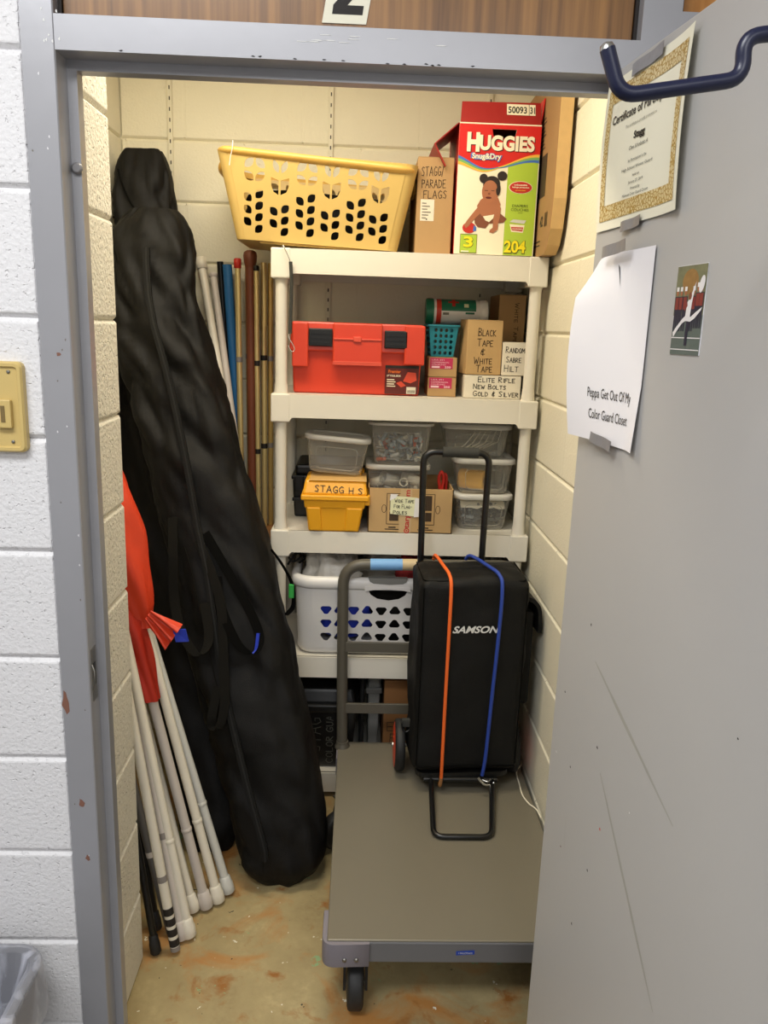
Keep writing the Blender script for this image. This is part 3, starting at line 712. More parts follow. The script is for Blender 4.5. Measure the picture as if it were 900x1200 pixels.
# ------------------------------------------------------------------ top shelf
def leaf_hole(u, v, a, b, rot):        # pointed leaf outline
    n = 7; P = []
    for k in range(n + 1): P.append((-a + 2 * a * k / n, b * math.sin(PI * k / n) ** .8))
    for k in range(1, n): P.append((a - 2 * a * k / n, -b * math.sin(PI * k / n) ** .8))
    c, s = math.cos(rot), math.sin(rot)
    return [(u + x * c - y * s, v + x * s + y * c) for x, y in P]
t = thing('laundry_basket', (.34, 1.36, 1.8525), 'yellow laundry basket with leaf-shaped holes on the top shelf', 'laundry basket')
bx0, bx1, tx0, tx1 = .140, .568, .070, .612
bz, tz = 1.853, 2.112
byf, tyf, byb, tyb = 1.195, 1.150, 1.535, 1.585
def basket_front(front=True):
    H = .246; outer = [(-.230, 0), (.206, 0), (.246, H), (-.286, H)]
    holes = []
    xs = [-.208, -.130, -.052, .024, .100, .170]
    for i, u in enumerate(xs):
        odd = i % 2
        for v in ((.086, .052) if odd else (.120, .086, .052)): holes.append(leaf_hole(u - .016, v, .0155, .0112, -.8))
        for v in ((.094, .062, .030) if odd else (.130, .098, .066, .033)): holes.append(leaf_hole(u + .018, v, .0155, .0112, .8))
        if odd:
            holes.append(leaf_hole(u - .012, .209, .0185, .0088, -1.15)); holes.append(leaf_hole(u + .013, .209, .0185, .0088, 1.15))
            holes.append([(u - .026, .180), (u - .003, .172), (u - .003, .132), (u - .018, .140), (u - .026, .158)]); holes.append([(u + .028, .180), (u + .003, .172), (u + .003, .132), (u + .020, .140), (u + .028, .158)])
        else:
            for sx in (-1, 1): holes.append(leaf_hole(u + sx * .0165 + .003, .214, .0185, .0115, sx * -.75)); holes.append(leaf_hole(u + sx * .0165 + .003, .178, .0185, .0115, sx * .75))
    vs, fs = holes_mesh(outer, holes, .003)
    return vs, fs
w = MB(); vs, fs = basket_front()
def bmap(front):
    def g(q):
        k = q.y / .246
        if front: return V((.354 + q.x, byf + (tyf - byf) * k - q.z, bz + .006 + q.y))
        return V((.354 + q.x, byb + (tyb - byb) * k + q.z, bz + .006 + q.y))
    return g
for fr_ in (True, False):
    g = bmap(fr_); w.add([g(q) for q in vs], fs, 'yellow_basket')
# rounded corners, ends and bottom
def corner(xb, xt, yb_, yt, sx, sy, n=6):
    r = .03; rings = []
    for k in range(n + 1):
        a = PI / 2 * k / n
        ub, vb = xb + sx * r * math.sin(a), yb_ + sy * r * (1 - math.cos(a)); ut, vt = xt + sx * r * 1.2 * math.sin(a), yt + sy * r * 1.2 * (1 - math.cos(a))
        rings.append([V((ub, vb, bz + .006)), V(((ub + ut) / 2, (vb + vt) / 2, bz + .129)), V((ut, vt, bz + .252))])
    w.loft(rings, 'yellow_basket', False, False)
    return rings[-1]
e1 = corner(.124, .069, byf, tyf, -1, 1); e2 = corner(.124, .069, byb, tyb, -1, -1); e3 = corner(.560, .599, byf, tyf, 1, 1); e4 = corner(.560, .599, byb, tyb, 1, -1)
for a, b in ((e1, e2), (e3, e4)): w.loft([a, b], 'yellow_basket', False, False, False)
w.poly([(.124, byf, bz + .006), (.560, byf, bz + .006), (.588, byf + .03, bz + .006), (.588, byb - .03, bz + .006), (.560, byb, bz + .006), (.124, byb, bz + .006), (.096, byb - .03, bz + .006), (.096, byf + .03, bz + .006)], 'yellow_basket')
w.box(.165, .55, byf + .02, byb - .02, bz, bz + .006, .002)
TB = Matrix.Translation((.55, 0, bz)) @ Matrix.Rotation(.042, 4, 'Y') @ Matrix.Translation((-.55, 0, -bz))
w.xf(TB); w.build('basket_body', 'yellow_basket', t)
w = MB()
def rim_ring(o, dz, ex=0):
    R = round_path([(.046 - o - ex, tyf - o, 2.112 + dz), (.618 + o + ex, tyf - o, 2.097 + dz), (.618 + o + ex, tyb + o * .3, 2.097 + dz), (.046 - o - ex, tyb + o * .3, 2.112 + dz)], .05, 7, True); return R
w.loft([rim_ring(-.008, -.022), rim_ring(.001, -.020), rim_ring(.010, -.012), rim_ring(.010, -.004), rim_ring(.004, .001), rim_ring(-.008, .001), rim_ring(-.012, -.018)], 'yellow_rim', False)
w.xf(TB); w.build('rim', 'yellow_rim', t)
for x, z, s in ((.030, 2.080, -1), (.634, 2.066, 1)):
    w = MB(); P = smooth_path([(x - s * .012, 1.27, z + .012), (x + s * .002, 1.30, z - .006), (x + s * .003, 1.37, z - .012), (x + s * .002, 1.44, z - .006), (x - s * .012, 1.47, z + .012)], 5); w.tube(P, .012, 'yellow_rim', 10); w.xf(TB); w.build('grip_handle', 'yellow_rim', t)
w = MB(); w.tube(smooth_path([(.098, tyf - .014, 2.145), (.096, tyf - .016, 2.122), (.090, tyf - .012, 2.10), (.086, tyf - .008, 2.078)]), .0012, 'white_paper', 6); lab(w.build('string_tie', 'white_paper', t), 'thin white string tied on the rim')
def lump(mb, cx, cy, cz, a, b, c, m, amp=.15, sc=9., seg=28, rows=16, seed=0., box=.6):
    """A soft crumpled heap with a flat underside."""
    rings = []
    for i in range(rows + 1):
        ph = -PI / 2 + PI * i / rows
        r = []
        for k in range(seg):
            th = 2 * PI * k / seg; ct, st = math.cos(th), math.sin(th)
            e = .62; X = math.copysign(abs(ct) ** e, ct) * max(.02, math.cos(ph)) ** box; Y = math.copysign(abs(st) ** e, st) * max(.02, math.cos(ph)) ** box; Z = math.sin(ph)
            d = 1 + amp * noise.noise(V((X * sc * .25 + seed, Y * sc * .25, Z * sc * .25))) * 2 + amp * .5 * noise.noise(V((X * sc * .7, Y * sc * .7 + seed, Z * sc * .7))) * 2
            r.append(V((cx + a * X * d, cy + b * Y * d, cz + c * (Z * d if Z > 0 else Z))))
        rings.append(r)
    mb.loft(rings, m)
w = MB(); lump(w, .343, 1.365, bz + .088, .242, .147, .078, 'nylon2', .05, 9, seed=3.1, box=.18); w.xf(TB)
tag(w.build('folded_fabric', 'nylon2', None, (.354, 1.365, bz + .008)), 'black fabric heap seen through the holes of the yellow basket', 'fabric')

def carton(name, x0, x1, y0, y1, z0, z1, m, label, cat='box', group=None, bev=.002, rot=0., flaps=True, tape_m=None):
    t = thing(name, ((x0 + x1) / 2, (y0 + y1) / 2, z0), label, cat, group)
    Mr = Matrix.Translation(((x0 + x1) / 2, (y0 + y1) / 2, 0)) @ Matrix.Rotation(rot, 4, 'Z') @ Matrix.Translation((-(x0 + x1) / 2, -(y0 + y1) / 2, 0))
    w = MB(); w.box(x0, x1, y0, y1, z0, z1 - .002, bev); w.xf(Mr); w.build('box_body', m, t)
    if flaps:
        w = MB(); ym = (y0 + y1) / 2
        w.box(x0 + .0005, x1 - .0005, y0 + .0005, ym - .001, z1 - .002, z1, .0006); w.box(x0 + .0005, x1 - .0005, ym + .001, y1 - .0005, z1 - .002, z1, .0006); w.xf(Mr); w.build('top_flap', m, t)
    F = Face(Mr @ V((x0, y0, z0)), Mr.to_3x3() @ V((1, 0, 0)), (0, 0, 1))
    return t, F
t, F = carton('cardboard_box', .645, .755, 1.20, 1.56, 1.853, 2.135, 'card', 'slim brown cardboard box marked parade flags on the top shelf')
w = MB(); hand(w, F, 'STAGG/', .012, .226, .026, 'inkbrown', 1, .066, .002, .06); hand(w, F, 'PARADE', .014, .193, .023, 'inkbrown', 1, .072, .002, .03); hand(w, F, 'FLAGS', .020, .163, .022, 'inkbrown', 1, .070, .002, .03); w.build('lettering', 'inkbrown', t)
w = MB(); pr(w, F, rect(.012, .098, .054, .160), 'white_card', 1)
for k in range(6): pr(w, F, rect(.017, .105 + .0085 * k, .03 + .018 * ((k * 7) % 5) / 5, .108 + .0085 * k), 'inkgrey', 2)
pr(w, F, rect(.030, .101, .034, .105), 'ink', 2)
w.build('shipping_label', 'white_card', t)

# diaper carton
hx0, hx1, hy0, hy1, hz0, hz1 = .764, 1.010, 1.185, 1.46, 1.854, 2.232
t = thing('diaper_box', ((hx0 + hx1) / 2, (hy0 + hy1) / 2, hz0), 'red, white and lime diaper carton with raised flaps on the top shelf', 'box')
W, H = hx1 - hx0, hz1 - hz0
slot_h = [(.098, H - .016), (.172, H - .016), (.168, H - .034), (.158, H - .041), (.112, H - .041), (.102, H - .034)]
F = Face((hx0, hy0, hz0), (1, 0, 0), (0, 0, 1))
w = MB(); vs, fs = holes_mesh(rect(0, 0, W, H), [slot_h], .003); w.add([V((hx0 + q.x, hy0 + .0015 - q.z, hz0 + q.y)) for q in vs], fs, 'cream_print')
w.box(hx0, hx0 + .003, hy0 + .003, hy1, hz0, hz1, 0, 'huggies_red'); w.box(hx1 - .003, hx1, hy0 + .003, hy1, hz0, hz1, 0, 'huggies_dark'); w.box(hx0, hx1, hy1 - .003, hy1, hz0, hz1, 0, 'card'); w.box(hx0, hx1, hy0, hy1, hz0, hz0 + .003, 0, 'card'); w.box(hx0 + .003, hx1 - .003, hy0 + .004, hy1 - .003, hz1 - .006, hz1 - .003, 0, 'huggies_dark')  # last box: inner top panel added to shut light out behind the slot
w.build('box_body', 'cream_print', t)
w = MB(); w.hexa([V((hx0 + .002, hy0, hz1)), V((hx1 - .002, hy0, hz1)), V((hx1 - .002, hy0 + .003, hz1)), V((hx0 + .002, hy0 + .003, hz1))], [V((hx0 + .006, hy0 + .022, hz1 + .062)), V((hx1 - .004, hy0 + .022, hz1 + .066)), V((hx1 - .004, hy0 + .025, hz1 + .066)), V((hx0 + .006, hy0 + .025, hz1 + .062))], 0, 'huggies_dark')
fl = lab(w.build('front_flap', 'huggies_dark', t), 'dark red front flap standing up')
FF = Face((hx0, hy0 - .0008, hz1), (1, 0, 0), (0, .34, 1)); w = MB()
pr(w, FF, rect(.140, .028, .226, .062), 'cream_print', 1); pr(w, FF, rect(.206, .028, .2075, .062), 'ink', 2)
txt(w, FF, '50093', .172, .034, .021, 'ink', 2, .056, .02); txt(w, FF, '31', .217, .034, .021, 'ink', 2, .015, .02); w.build('number_label', 'cream_print', fl)
w = MB(); w.hexa([V((hx0 - .004, hy0 + .01, hz1)), V((hx0, hy0 + .01, hz1)), V((hx0, hy1 - .01, hz1)), V((hx0 - .004, hy1 - .01, hz1))], [V((hx0 - .075, hy0 - .012, hz1 - .065)), V((hx0 - .071, hy0 - .012, hz1 - .065)), V((hx0 - .068, hy1 - .03, hz1 - .055)), V((hx0 - .072, hy1 - .03, hz1 - .055))], 0, 'huggies_dark'); w.hexa([V((hx0 - .075, hy0 - .012, hz1 - .065)), V((hx0 - .071, hy0 - .012, hz1 - .065)), V((hx0 - .068, hy1 - .03, hz1 - .055)), V((hx0 - .072, hy1 - .03, hz1 - .055))], [V((hx0 - .040, hy0 - .006, hz1 - .125)), V((hx0 - .036, hy0 - .006, hz1 - .125)), V((hx0 - .033, hy1 - .05, hz1 - .115)), V((hx0 - .037, hy1 - .05, hz1 - .115))], 0, 'huggies_dark')
w.build('side_flap', 'huggies_dark', t)
w = MB(); w.hexa([V((hx1 - .003, hy0 + .01, hz1)), V((hx1, hy0 + .01, hz1)), V((hx1, hy1 - .01, hz1)), V((hx1 - .003, hy1 - .01, hz1))], [V((hx1 + .006, hy0 + .015, hz1 + .078)), V((hx1 + .009, hy0 + .015, hz1 + .078)), V((hx1 + .009, hy1 - .01, hz1 + .078)), V((hx1 + .006, hy1 - .01, hz1 + .078))], 0, 'huggies_red'); w.build('side_flap', 'huggies_red', t)
w = MB()
n = 24
def wave(u, o): return .205 + o + .030 * (1 - math.cos((u / W) * 2 * PI * .86 + .25 * PI)) * .62 - .014 * (1 - u / W)
def wv(u): # lower edge of the red field
    k = u / W
    return .252 + .034 * (1 - math.cos(PI * (.36 - k) / .36 * .8)) / 1.81 if k < .36 else .252 + .044 * (1 - math.cos(PI * (k - .36) / .64)) / 2
top_ = [(W, H - .004), (0, H - .004)]
red = [(W * k / n, wv(W * k / n)) for k in range(n + 1)] + top_
vs, fs = holes_mesh(red, [slot_h], .0002); w.add(F.at(vs, 1), fs, 'huggies_red')
def band(k0, k1, a, b, m, l):
    ks = [k0 + (k1 - k0) * q / 14 for q in range(15)]; tk = lambda k: .004 + .019 * abs(k - .5) * 2
    pr(w, F, [(W * k, wv(W * k) - a * tk(k) * 1.0) for k in ks] + [(W * k, wv(W * k) - b * tk(k)) for k in ks[::-1]], m, l)
for (k0, k1, cs) in ((0, .5, ('blue_print', 'green_print', 'amber_print')), (.5, .995, ('amber_print', 'green_print', 'blue_print'))):
    for q, c in enumerate(cs): band(k0, k1, q * .36, (q + 1) * .36, c, 1.5 + q * .1)
pr(w, F, [(.152, .004)] + [(W - .003, .004)] + [(.152 + (W - .155) * k / 10, wv(.152 + (W - .155) * k / 10) - .002) for k in range(10, -1, -1)], 'green_lime', 1.2)
w.build('front_print', 'huggies_red', t)
w = MB(); txt(w, F, 'UGGIES', .1475, .3025, .040, 'maroon', 3, .166, .05); txt(w, F, 'H', .0455, .2985, .050, 'maroon', 3, .038, .06); txt(w, F, 'UGGIES', .145, .3045, .040, 'cream_print', 4, .166, .045); txt(w, F, 'H', .043, .3005, .050, 'cream_print', 4, .038, .055)
w.build('brand_lettering', 'cream_print', t); w = MB(); txt(w, F, 'Snug&Dry', .085, .277, .0165, 'blue_print', 5, .096, .09); txt(w, F, 'Snug&Dry', .085, .278, .0155, 'cream_print', 6, .088, .03)
w.build('sub_lettering', 'blue_print', t); w = MB(); txt(w, F, 'DIAPERS', .196, .1445, .008, 'olive_ink', 3, .048); txt(w, F, 'COUCHES', .196, .1335, .008, 'olive_ink', 3, .054); txt(w, F, 'jumbo', .198, .127, .004, 'olive_ink', 3)
w.build('contents_lettering', 'olive_ink', t); w = MB(); txt(w, F, '204', .189, .012, .035, 'olive_ink', 3, .068, .07); txt(w, F, '204', .188, .013, .035, 'yellow_print', 4, .066, .03)
w.build('count_lettering', 'yellow_print', t)
w = MB(); pr(w, F, rect(.018, .006, .070, .062), 'olive_ink', 2); pr(w, F, rect(.019, .008, .069, .060), 'green_lime', 2.5); txt(w, F, '3', .044, .024, .030, 'olive_ink', 3, .030, .05); txt(w, F, '3', .043, .025, .030, 'yellow_print', 4, .028, .03); pr(w, F, rect(.022, .009, .046, .013), 'cream_print', 4)
w.build('size_emblem', 'green_lime', t); w = MB(); FO = F; F = Face(FO.p(-.007, .025, 0), FO.x, FO.y); pr(w, F, ellipse(.201, .176, .036, .018, 24), 'cream_print', 2); pr(w, F, ellipse(.201, .176, .034, .0165, 24), 'redtip', 3); txt(w, F, 'unbeatable', .201, .181, .005, 'cream_print', 4, .040, .02); txt(w, F, 'leakage protection', .201, .1745, .0045, 'cream_print', 4, .052, .02); txt(w, F, 'protection', .201, .166, .004, 'amber_print', 4, .03, .02)
w.build('oval_emblem', 'redtip', t); w = MB(); F = Face(FO.p(-.004, .015, 0), FO.x, FO.y); pr(w, F, [(.172, .080), (.178, .058), (.214, .056), (.218, .078)], 'cream_print', 2); pr(w, F, [(.170, .086), (.182, .094), (.222, .092), (.216, .082)], 'pole_clear', 2.5); pr(w, F, [(.176, .072), (.180, .062), (.212, .060), (.214, .072)], 'redtip', 3); txt(w, F, 'HUGGIES', .196, .064, .005, 'cream_print', 4, .03, .02)
w.build('pack_picture', 'cream_print', t); w = MB(); F = Face(FO.p(0, .008, 0), FO.x, FO.y); pr(w, F, ellipse(.044, .072, .021, .016, 18), 'redtip', 1.5); pr(w, F, [(.056, .062), (.066, .064), (.066, .074), (.058, .080)], 'blue_print', 1.8)
w.build('ball_picture', 'redtip', t)
F = FO; w = MB()     # the printed baby, crawling
pr(w, F, [(.076, .134), (.064, .118), (.048, .100), (.036, .086), (.028, .074), (.034, .066), (.044, .074), (.060, .092), (.078, .108), (.088, .120)], 'skin_print', 2.4)
pr(w, F, [(.058, .104), (.060, .080), (.070, .070), (.094, .068), (.104, .080), (.134, .082), (.148, .084), (.158, .094), (.142, .104), (.128, .112), (.090, .120)], 'skin_print2', 2.2)
pr(w, F, [(.074, .140), (.064, .124), (.076, .104), (.088, .094), (.116, .096), (.130, .108), (.136, .130), (.128, .146), (.108, .150), (.088, .148)], 'skin_print', 2.6)
pr(w, F, [(.130, .132), (.138, .120), (.136, .096), (.132, .080), (.132, .066), (.118, .056), (.106, .058), (.108, .064), (.116, .070), (.116, .090), (.116, .108)], 'skin_print', 3)
pr(w, F, ellipse(.102, .160, .025, .030, 22, .15), 'skin_print', 3.4)
pr(w, F, ellipse(.105, .180, .026, .021, 20, .1), 'hair_print', 3.2)
pr(w, F, ellipse(.080, .194, .013, .012, 16), 'hair_print', 3.3); pr(w, F, ellipse(.136, .202, .015, .012, 16), 'hair_print', 3.3); pr(w, F, ellipse(.126, .168, .007, .016, 14), 'hair_print', 3.6)
pr(w, F, ellipse(.101, .173, .021, .011, 18), 'skin_print', 3.8)
for u in (.090, .110): pr(w, F, rect(u - .005, .163, u + .005, .1645), 'hair_print', 4)
pr(w, F, ellipse(.099, .156, .004, .003, 10), 'skin_print2', 4); pr(w, F, ellipse(.098, .146, .009, .0028, 12), 'maroon', 4)
pr(w, F, [(.084, .098), (.118, .104), (.116, .094), (.104, .084), (.092, .088)], 'cream_print', 4)
zb = hz0 + .05
for i, p in enumerate(w.v): p.z = hz0 + .060 + (p.z - zb) * 1.13
w.build('baby_picture', 'skin_print', t)

# tall carton leaning on the right wall
t = thing('cardboard_box', (1.035, 1.26, 1.853), 'flat tan carton upright on the top shelf against the right wall', 'box')
cxa, cxb = 1.020, 1.055
w = MB(); pts = [(1.075, 1.854), (1.50, 1.854), (1.50, 2.36), (.995, 2.36), (.995, 2.0), (1.012, 1.92), (1.035, 1.878)]
M['card_shaded'] = mat('shaded_tan_cardboard', rgb(160, 124, 80), .8, var=.08, scale=10); w.prism([V((cxa, y, z)) for y, z in pts], (cxb - cxa, 0, 0), 'card_shaded'); w.build('box_body', 'card_shaded', t)  # face coloured darker to stand for the diaper carton's shadow
w = MB(); ep = [(1.075, 1.853), (1.035, 1.877), (1.011, 1.92), (.994, 2.0), (.994, 2.36)]
w.loft([[V((cxa - .001, y, z)) for y, z in ep], [V((cxb + .001, y, z)) for y, z in ep]], 'card_edge', False, False, False); lab(w.build('worn_lit_edge', 'card_edge', t), 'scuffed corrugated edge, coloured pale as if lit')  # light on the worn edge is put into its paler colour
FL = Face((cxa, 1.50, 1.854), (0, -1, 0), (0, 0, 1)); w = MB()
pr(w, FL, rect(.10, .16, .30, .30), 'ink', 1)
for k in range(8): pr(w, FL, rect(.10, .31 + k * .012, .34 - .012 * (k % 3), .314 + k * .012), 'inkbrown', 1)
pr(w, FL, rect(.30, .17, .38, .29), 'inkbrown', 1); txt(w, FL, '42', .36, .085, .03, 'ink', 1, .04, .03)
for k in range(5): pr(w, FL, rect(.40 + .008 * k, .08, .404 + .008 * k, .12), 'inkbrown', 1)
for k in range(2): pr(w, FL, rect(.10, .03 + k * .012, .36, .034 + k * .012), 'inkbrown', 1)
w.build('box_print', 'ink', t)

# ------------------------------------------------------------------ second shelf
z0 = LV[3]
t = thing('tool_box', (.475, 1.30, z0), 'red plastic tool box with black latches on the second shelf', 'tool box')
tx0_, tx1_ = .268, .682
w = MB(); w.hexa([V((tx0_ + .004, 1.215, z0 + .001)), V((tx1_ - .006, 1.215, z0 + .001)), V((tx1_ - .006, 1.43, z0 + .001)), V((tx0_ + .004, 1.43, z0 + .001))], [V((tx0_, 1.203, z0 + .150)), V((tx1_, 1.203, z0 + .150)), V((tx1_, 1.44, z0 + .150)), V((tx0_, 1.44, z0 + .150))], .006); w.box(tx0_ - .002, tx1_ + .002, 1.200, 1.442, z0 + .145, z0 + .152, .002)
w.build('box_base', 'red_tool', t)
w = MB(); w.hexa([V((tx0_ - .008, 1.190, z0 + .134)), V((tx1_ + .008, 1.190, z0 + .134)), V((tx1_ + .008, 1.45, z0 + .134)), V((tx0_ - .008, 1.45, z0 + .134))], [V((tx0_, 1.200, z0 + .225)), V((tx1_, 1.200, z0 + .225)), V((tx1_, 1.44, z0 + .225)), V((tx0_, 1.44, z0 + .225))], .005)
w.box(tx0_ + .002, tx0_ + .052, 1.181, 1.196, z0 + .085, z0 + .222, .004); w.box(tx1_ - .058, tx1_ + .006, 1.181, 1.197, z0 + .100, z0 + .222, .004); w.box(tx0_ + .13, tx0_ + .285, 1.178, 1.205, z0 + .094, z0 + .224, .005)
w.build('lid', 'red_tool', t)
w = MB(); w.box(tx0_ + .13, tx0_ + .285, 1.1765, 1.180, z0 + .094, z0 + .106, .001); w.box(tx0_ + .132, tx0_ + .283, 1.1745, 1.180, z0 + .172, z0 + .177, .001); w.box(tx0_ + .194, tx0_ + .219, 1.172, 1.180, z0 + .166, z0 + .183, .002); w.build('hasp_plate', 'red_tool2', t)
for a, b in ((.054, .128), (.292, .366)):
    w = MB(); w.box(tx0_ + a, tx0_ + b, 1.181, 1.193, z0 + .150, z0 + .205, .003)
    for k in range(3): w.box(tx0_ + a + .004, tx0_ + b - .004, 1.178, 1.183, z0 + .160 + k * .014, z0 + .163 + k * .014)
    w.build('latch', 'black', t)
F = Face((.566, 1.2115, z0 + .006), (1, 0, 0), (0, -.10, 1)); w = MB()
pr(w, F, rect(0, 0, .108, .092), 'maroon', 3); pr(w, F, rect(0, .083, .108, .092), 'ink', 3.5); txt(w, F, 'Premier', .030, .068, .010, 'orange_print', 5, .040, .03); txt(w, F, '19" TOOL BOX', .028, .056, .006, 'cream_print', 5, .044, .03)
for k in range(4): pr(w, F, rect(.006, .024 + .007 * k, .034 - .004 * (k % 2), .027 + .007 * k), 'cream_print', 5)
pr(w, F, [(.058, .042), (.072, .072), (.098, .070), (.102, .046), (.082, .036)], 'red_tool2', 4.5); pr(w, F, [(.036, .036), (.052, .042), (.068, .028), (.052, .022)], 'red_tool2', 4.5)
pr(w, F, rect(.070, .002, .100, .024), 'white_card', 5)
for k in range(8): pr(w, F, rect(.074 + .003 * k, .005, .0755 + .003 * k, .014), 'ink', 6)
w.build('product_label', 'maroon', t)
for k, lb in ((0, 'small brown carton with magenta label, lower of two on second shelf'), (1, 'small brown carton with magenta label under the teal basket')):
    za = z0 + .001 + k * .063
    t, F = carton('cardboard_box', .706, .798, 1.225, 1.37, za, za + .062, 'card', lb, 'box', 'small magenta-labelled cartons')
    w = MB(); pr(w, F, rect(.004, .026, .078, .0605), 'magenta', 1)
    for q, (txs, v, wd) in enumerate((('USA 291', .052, .04), ('COMPRESSION', .044, .055), ('COUPLING', .037, .045))): txt(w, F, txs, .010, v, .0045, 'pale_pink', 2, wd, align='L')
    pr(w, F, rect(.010, .0285, .036, .0345), 'pale_pink', 2); txt(w, F, '250', .062, .0285, .006, 'pale_pink', 2, .02, .03); w.build('label', 'magenta', t)
# teal basket
t = thing('plastic_basket', (.752, 1.33, z0 + .127), 'small teal perforated basket stacked on the magenta-labelled cartons', 'basket')
def tbp(mb, zb, zt):
    cx, cy = .752, 1.325; b = (.072, .12); tt = (.098, .16)
    hs = []
    for r in range(5):
        for c in range(4 if r else 4): hs.append(ellipse(-.0255 + .017 * c, .012 + .018 * r, .0055, .0062, 10))
    vs, fs = holes_mesh([(-.036, 0), (.036, 0), (.047, .098), (-.047, .098)], hs, .002)
    for sy in (-1, 1): mb.add([V((cx + q.x, cy + sy * (.060 + .020 * q.y / .098) + q.z, zb + q.y)) for q in vs], fs)
    hs = []
    for r in range(5):
        for c in range(6): hs.append(ellipse(-.045 + .018 * c, .012 + .018 * r, .0055, .0062, 10))
    vs, fs = holes_mesh([(-.060, 0), (.060, 0), (.079, .098), (-.079, .098)], hs, .002)
    for sx in (-1, 1): mb.add([V((cx + sx * (.036 + .011 * q.y / .098) + q.z, cy + q.x, zb + q.y)) for q in vs], fs)
    mb.box(cx - .036, cx + .036, cy - .06, cy + .06, zb, zb + .003)
w = MB(); tbp(w, z0 + .1275, 0); w.build('basket_body', 'teal', t)
w = MB(); w.loft([rring(.752, 1.325, .100, .166, .008, z0 + .222), rring(.752, 1.325, .106, .172, .009, z0 + .2225), rring(.752, 1.325, .106, .172, .009, z0 + .229), rring(.752, 1.325, .094, .160, .007, z0 + .229), rring(.752, 1.325, .094, .160, .007, z0 + .222)], 'teal', False); w.build('rim', 'teal', t)
# black tape box, sabre box, bolt box, tall cartons
t, F = carton('cardboard_box', .822, 1.006, 1.205, 1.36, z0 + .001, z0 + .074, 'white_card', 'low white box marked rifle bolts at the right of second shelf')
w = MB(); hand(w, F, 'Elite Rifle', .044, .052, .0165, 'ink', 1, .118, .0022); hand(w, F, 'New Bolts', .030, .030, .0155, 'ink', 1, .104, .0022); hand(w, F, 'Gold & Silver', .030, .007, .0165, 'ink', 1, .146, .0022); w.build('lettering', 'ink', t)
t, F = carton('cardboard_box', .818, .934, 1.215, 1.315, z0 + .076, z0 + .248, 'card2', 'brown box marked black tape and white tape on the rifle bolts box', rot=.12)
w = MB(); hand(w, F, 'Black', .036, .122, .024, 'inkbrown', 1, .056, .0022); hand(w, F, 'Tape', .034, .090, .023, 'inkbrown', 1, .050, .0022); hand(w, F, '&', .044, .062, .022, 'inkbrown', 1, .016, .0022); hand(w, F, 'White', .026, .034, .021, 'inkbrown', 1, .058, .0022); hand(w, F, 'Tape', .034, .008, .022, 'inkbrown', 1, .052, .0022); w.build('lettering', 'inkbrown', t)
t, F = carton('cardboard_box', .942, 1.024, 1.215, 1.335, z0 + .076, z0 + .181, 'white_card', 'small white box marked sabre hilt beside the right shelf post')
w = MB(); hand(w, F, 'Random', .010, .072, .019, 'ink', 1, .060, .002); hand(w, F, 'Sabre', .012, .042, .018, 'ink', 1, .048, .002); hand(w, F, 'Hilt', .008, .012, .021, 'ink', 1, .044, .002); w.build('lettering', 'ink', t)
t, F = carton('cardboard_box', .948, 1.038, 1.375, 1.575, z0 + .001, z0 + .335, 'card', 'tall brown carton standing behind the white sabre hilt box')
FV = Face(F.p(.082, .325, 0), (0, 0, -1), (1, 0, 0)); w = MB(); hand(w, FV, 'White Tape', .018, -.028, .014, 'inkbrown', 1, .13, .0018); w.build('lettering', 'inkbrown', t)
# wipes canister
t = thing('wipes_canister', (.785, 1.405, z0 + .22), 'green and white wipes canister lying on its side on the teal basket', 'canister')
ax = (.70, 1.372, z0 + .229 + .043)
w = MB(); w.lathe([(.040, 0), (.0425, .004), (.0425, .022), (.040, .026)], ax, (1, 0, 0), 28); w.build('base_cap', 'wipe_green', t)
w = MB(); w.lathe([(.0405, .026), (.0405, .178), (.039, .180)], ax, (1, 0, 0), 28, 'white_plastic'); w.build('canister_body', 'white_plastic', t)
w = MB()
def arc_panel(x0, x1, a0, a1, m, r=.0411, n=16):
    w.loft([[V((ax[0] + x, ax[1] + r * math.cos(a0 + (a1 - a0) * k / n), ax[2] + r * math.sin(a0 + (a1 - a0) * k / n))) for k in range(n + 1)] for x in (x0, x1)], m, False, False)
arc_panel(.034, .050, PI * .5, PI * 1.6, 'wipe_red'); arc_panel(.050, .165, PI * .45, PI * .98, 'wipe_green'); arc_panel(.085, .096, PI * .6, PI * .86, 'redtip', .0414); arc_panel(.072, .108, PI * .7, PI * .76, 'redtip', .0415); arc_panel(.125, .14, PI * .78, PI * .88, 'note', .0414); arc_panel(.055, .075, PI * 1.02, PI * 1.08, 'inkgrey', .0414); arc_panel(.130, .160, PI * 1.0, PI * 1.05, 'wipe_green', .0414)
w.build('wrapper_print', 'wipe_green', t)
w = MB(); w.lathe([(.039, .178), (.042, .182), (.042, .200), (.038, .206)], ax, (1, 0, 0), 28); w.build('lid', 'white_plastic', t)
# bungee hook on the front left post
t = thing('elastic_cord', (.262, 1.128, 1.56), 'dark grey elastic cord with wire hooks hanging from the top left shelf corner', 'elastic cord')
w = MB(); w.tube(smooth_path([(.268, 1.132, 1.812), (.271, 1.133, 1.76), (.270, 1.134, 1.68), (.268, 1.134, 1.60)]), .0055, 'foam', 10); w.build('cord', 'foam', t)
w = MB(); w.tube(smooth_path([(.268, 1.132, 1.808), (.262, 1.130, 1.825), (.252, 1.130, 1.845), (.246, 1.134, 1.858), (.243, 1.146, 1.862), (.242, 1.156, 1.8575)]), .0014, 'chrome', 8); w.build('wire_hook', 'chrome', t)
w = MB(); w.tube(smooth_path([(.268, 1.133, 1.602), (.264, 1.129, 1.590), (.280, 1.127, 1.562), (.281, 1.127, 1.550), (.272, 1.127, 1.548), (.262, 1.128, 1.566)]), .0014, 'chrome', 8); w.build('wire_hook', 'chrome', t)

